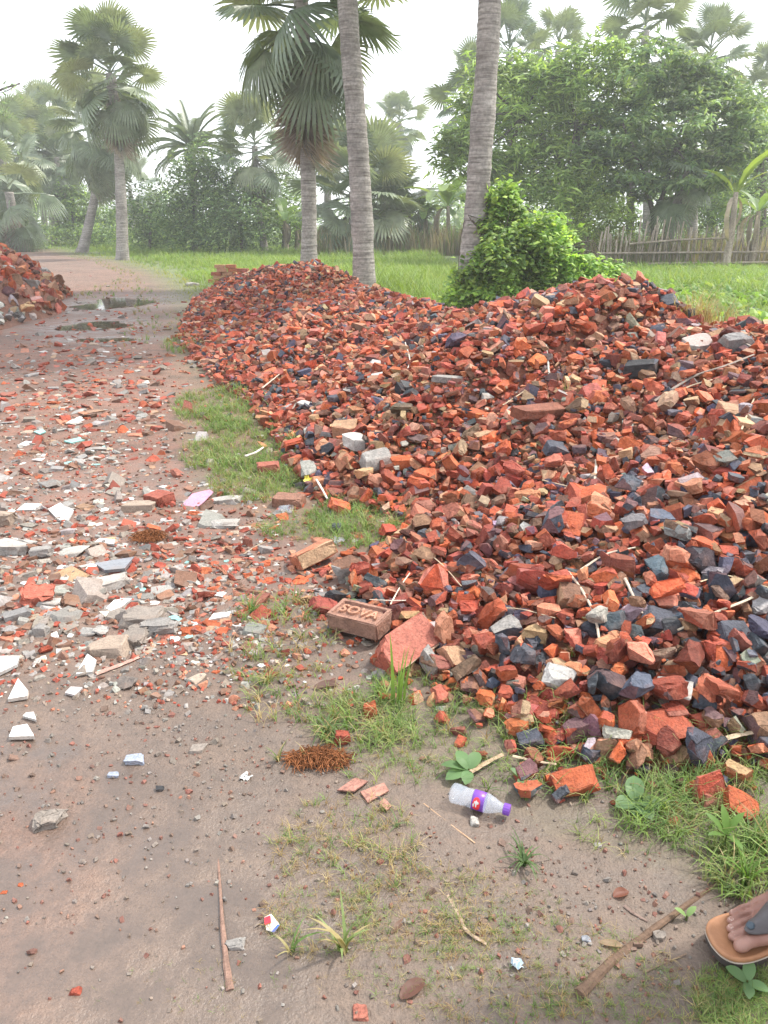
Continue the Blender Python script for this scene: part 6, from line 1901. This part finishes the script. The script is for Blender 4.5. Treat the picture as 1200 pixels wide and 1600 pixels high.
# dark bushes beyond the field
BUSH = [('dark feathery bush right of the tall track palm', 46, [(232, 330, 40, 40, 1500), (262, 355, 45, 30, 1500), (225, 368, 32, 20, 800)]),
        ('largest dark bush under the date palm', 44, [(300, 300, 48, 44, 2300), (322, 345, 55, 42, 2400), (280, 350, 46, 36, 1700), (330, 265, 36, 30, 1200), (345, 300, 40, 40, 1500)]),
        ('dark bush between the date palm and the slim palm', 43, [(375, 335, 40, 46, 1800), (360, 365, 46, 24, 1200), (385, 365, 30, 24, 900)]),
        ('mid green bush behind the slim palm trunk', 47, [(440, 355, 40, 28, 1300), (420, 325, 32, 30, 800), (455, 320, 30, 26, 700)]),
        ('pale green low bush between the leaning palm and the track palm', 60, [(170, 365, 30, 18, 700), (150, 350, 28, 24, 700), (180, 345, 22, 18, 500)]),
        ('tall mixed bush left of the leaning palm', 58, [(112, 330, 28, 45, 1500), (115, 360, 28, 24, 800), (98, 300, 20, 26, 600)]),
        ('dark rounded bush under the leaning brown palm', 50, [(48, 365, 20, 20, 900), (40, 350, 16, 16, 400)]),
        ('hazy blue-green tree mass at the frame edge behind the cluster', 70, [(10, 240, 30, 50, 1600), (20, 310, 34, 40, 1400), (-20, 260, 40, 60, 1200), (50, 300, 30, 36, 900)])]
for k, (lab, Y, cl) in enumerate(BUSH):
    c0 = cl[0]
    tree('bush', lab, Y, [[(c0[0], 390), (c0[0] + 3, (390 + c0[1]) / 2), (c0[0], c0[1])]], cl, .26 if Y < 55 else .36, G_DARK if k in (0, 1, 2, 6) else G_DARK[:2] + G_LIGHT[:3], 50 + k, .1, group='bushes beyond the field', spread=.36, cat='bush', depth=.8)
tree('bare_twigged_tree', 'thin-leaved tree with bare boughs behind the slim palm', 45, [[(385, 388), (370, 330), (352, 290), (330, 262)], [(370, 330), (400, 300), (430, 270)]],
     [(430, 285, 36, 22, 420), (400, 290, 36, 22, 360), (355, 290, 26, 20, 300), (450, 270, 22, 20, 260)], .2, G_DARK, 70, .1, spread=.3)
tree('overhanging_twig', 'thin sparse twigs against white sky at the frame edge', 40, [[(-60, 388), (-50, 250), (-30, 160)], [(-30, 160), (0, 140), (30, 130)]],
     [(10, 150, 14, 10, 26), (25, 130, 10, 14, 22), (-20, 150, 24, 24, 120)], .2, G_DARK, 71, .12, spread=.2)

# creeper bush swallowing the pale trunk's foot
Yb = 12.4
mB = Yb / FPX
cb = [(795, 365, 38, 40, 1500), (770, 415, 46, 46, 1600), (832, 378, 36, 34, 1300), (866, 398, 32, 34, 1100), (800, 445, 75, 40, 2000), (735, 445, 28, 34, 800), (865, 440, 52, 36, 1500), (786, 325, 20, 26, 600), (802, 305, 12, 14, 200), (900, 425, 24, 26, 520), (715, 470, 24, 22, 520), (935, 432, 24, 18, 320), (775, 345, 14, 34, 400), (850, 345, 14, 12, 160), (955, 425, 16, 10, 120)]
eB = tree('creeper_bush', 'bright green creeper bush climbing over the foot of the pale trunk', Yb, [[(810, 505), (805, 450), (800, 400)], [(805, 460), (840, 420), (860, 400)], [(805, 470), (760, 430), (770, 380)]], cb, .10, G_CREEP, 80, .035, spread=.085, cat='bush', depth=.35, tpl=LEAFW, dens=1.35)

# ------------------------------------------------------------------ bamboo fence
Yf = 27.2
fx0, fx1 = D(930, 420, Yf)[0], D(1330, 420, Yf)[0]
fe = empty('bamboo_fence', (fx0, Yf, float(ground_z(fx0, Yf)))); set_props(fe, 'bamboo stake fence with horizontal rails beyond the leafy crop', 'fence')
r9 = random.Random(9)
n_st = 78
for i in range(n_st):
    x = (fx1 - fx0) * (i + r9.uniform(-.35, .35)) / n_st
    h = r9.uniform(.95, 1.75); ln_ = r9.gauss(0, .10)
    v, f = tube([(x, r9.uniform(-.05, .05), -.15), (x + ln_ * .5, 0, h * .5), (x + ln_, r9.uniform(-.08, .08), h)], [r9.uniform(.014, .032)] * 3, 6)
    obj('stake', tri_mesh('stake', v, f, smooth=True), M['bamboo'], fe)
for (z, y_, a, b) in ((.55, -.09, 0, 1), (.22, -.07, .2, 1), (.95, -.08, .12, .52)):
    W_ = fx1 - fx0
    v, f = tube([(W_ * a, y_, z - .1 * (z > .9)), (W_ * (a + b) / 2, y_, z + .04), (W_ * b, y_, z + .1)], [.04, .038, .034], 6); obj('rail', tri_mesh('rail', v, f, smooth=True), M['bamboo'], fe)

# dry stalks and undergrowth behind the field and the fence: nobody could count them
r10 = np.random.default_rng(10)
n = 3300
x1 = r10.uniform(D(480, 380, 40)[0], D(745, 380, 40)[0], 1800); y1 = r10.uniform(39, 44, 1800)
x2 = r10.uniform(D(930, 380, 28)[0], D(1330, 380, 28)[0], 1500); y2 = r10.uniform(27.6, 31, 1500)
x, y = np.concatenate([x1, x2]), np.concatenate([y1, y2]); h = np.where(y > 35, r10.uniform(.6, 1.9, n), r10.uniform(.5, 1.7, n))
c = np.array([(.30, .25, .18), (.38, .32, .24), (.22, .19, .13), (.18, .24, .09)])[r10.integers(0, 4, n)]
REED = [blade_template(300 + i, .25, 2, .022, 3, .2) for i in range(8)]
V, F, C = bake(REED, r10.integers(0, 8, n), np.stack([x, y, ground_z(x, y) - .02], -1), rot_mats(n, r10, .12), np.stack([h, h, h], -1), c, c * 1.2)
set_props(obj('dry_reeds', tri_mesh('dry_reeds', V, F, C), M['grass']), 'dry brown stalks and reeds behind the field', kind='stuff')
cs, rs, ns_ = [], [], []
for px_ in np.arange(-120, 1340, 26):
    Yq = 53 if px_ < 470 else 47 if px_ < 760 else 38
    x, _z = D(px_, 380, Yq + r10.uniform(-2, 4)); hh = r10.uniform(.8, 1.7) if px_ < 760 else r10.uniform(.8, 2.0)
    cs.append((x, Yq + r10.uniform(-2, 4), hh * .5)); rs.append((1.0, .9, hh * .6)); ns_.append(420)
V, F, C = leaf_cloud(cs, rs, ns_, .27, G_DARK + G_LIGHT[:2], r10, .3)
set_props(obj('undergrowth', tri_mesh('undergrowth', V, F, C), M['leaf']), 'mixed green undergrowth closing the field edge', kind='stuff')
cs, rs, ns_ = [], [], []
for k in range(120):
    Yq = r10.uniform(85, 130); x = r10.uniform(-.75, .75) * Yq; hh = r10.uniform(4.5, 8.0) * (1.15 if x > 10 or x < -45 else .82)
    cs.append((x, Yq, hh * .5)); rs.append((4.0, 3.0, hh * .52)); ns_.append(250)
V, F, C = leaf_cloud(cs, rs, ns_, .75, G_DARK + G_LIGHT[:2], r10, .8)
set_props(obj('far_treeline', tri_mesh('far_treeline', V, F, C), M['leaf']), 'hazy wood closing the view behind the field', kind='stuff')

# ------------------------------------------------------------------ morning haze
bm = bmesh.new(); bmesh.ops.create_cube(bm, size=1)
for v in bm.verts: v.co = Vector((v.co.x * 420, v.co.y * 260 + 90, (v.co.z + .5) * 18 - 1.5))
me = bpy.data.meshes.new('haze'); bm.to_mesh(me); bm.free()
hm, nt, out = new_mat('haze_air')
pv = N(nt, 'ShaderNodeVolumePrincipled')
pv.inputs['Color'].default_value = (.93, .96, 1.0, 1); pv.inputs['Density'].default_value = .0020; pv.inputs['Anisotropy'].default_value = .3
nt.links.new(pv.outputs[0], out.inputs['Volume'])
hz = obj('haze', me, hm); set_props(hz, 'pale hazy air over the field', kind='stuff')
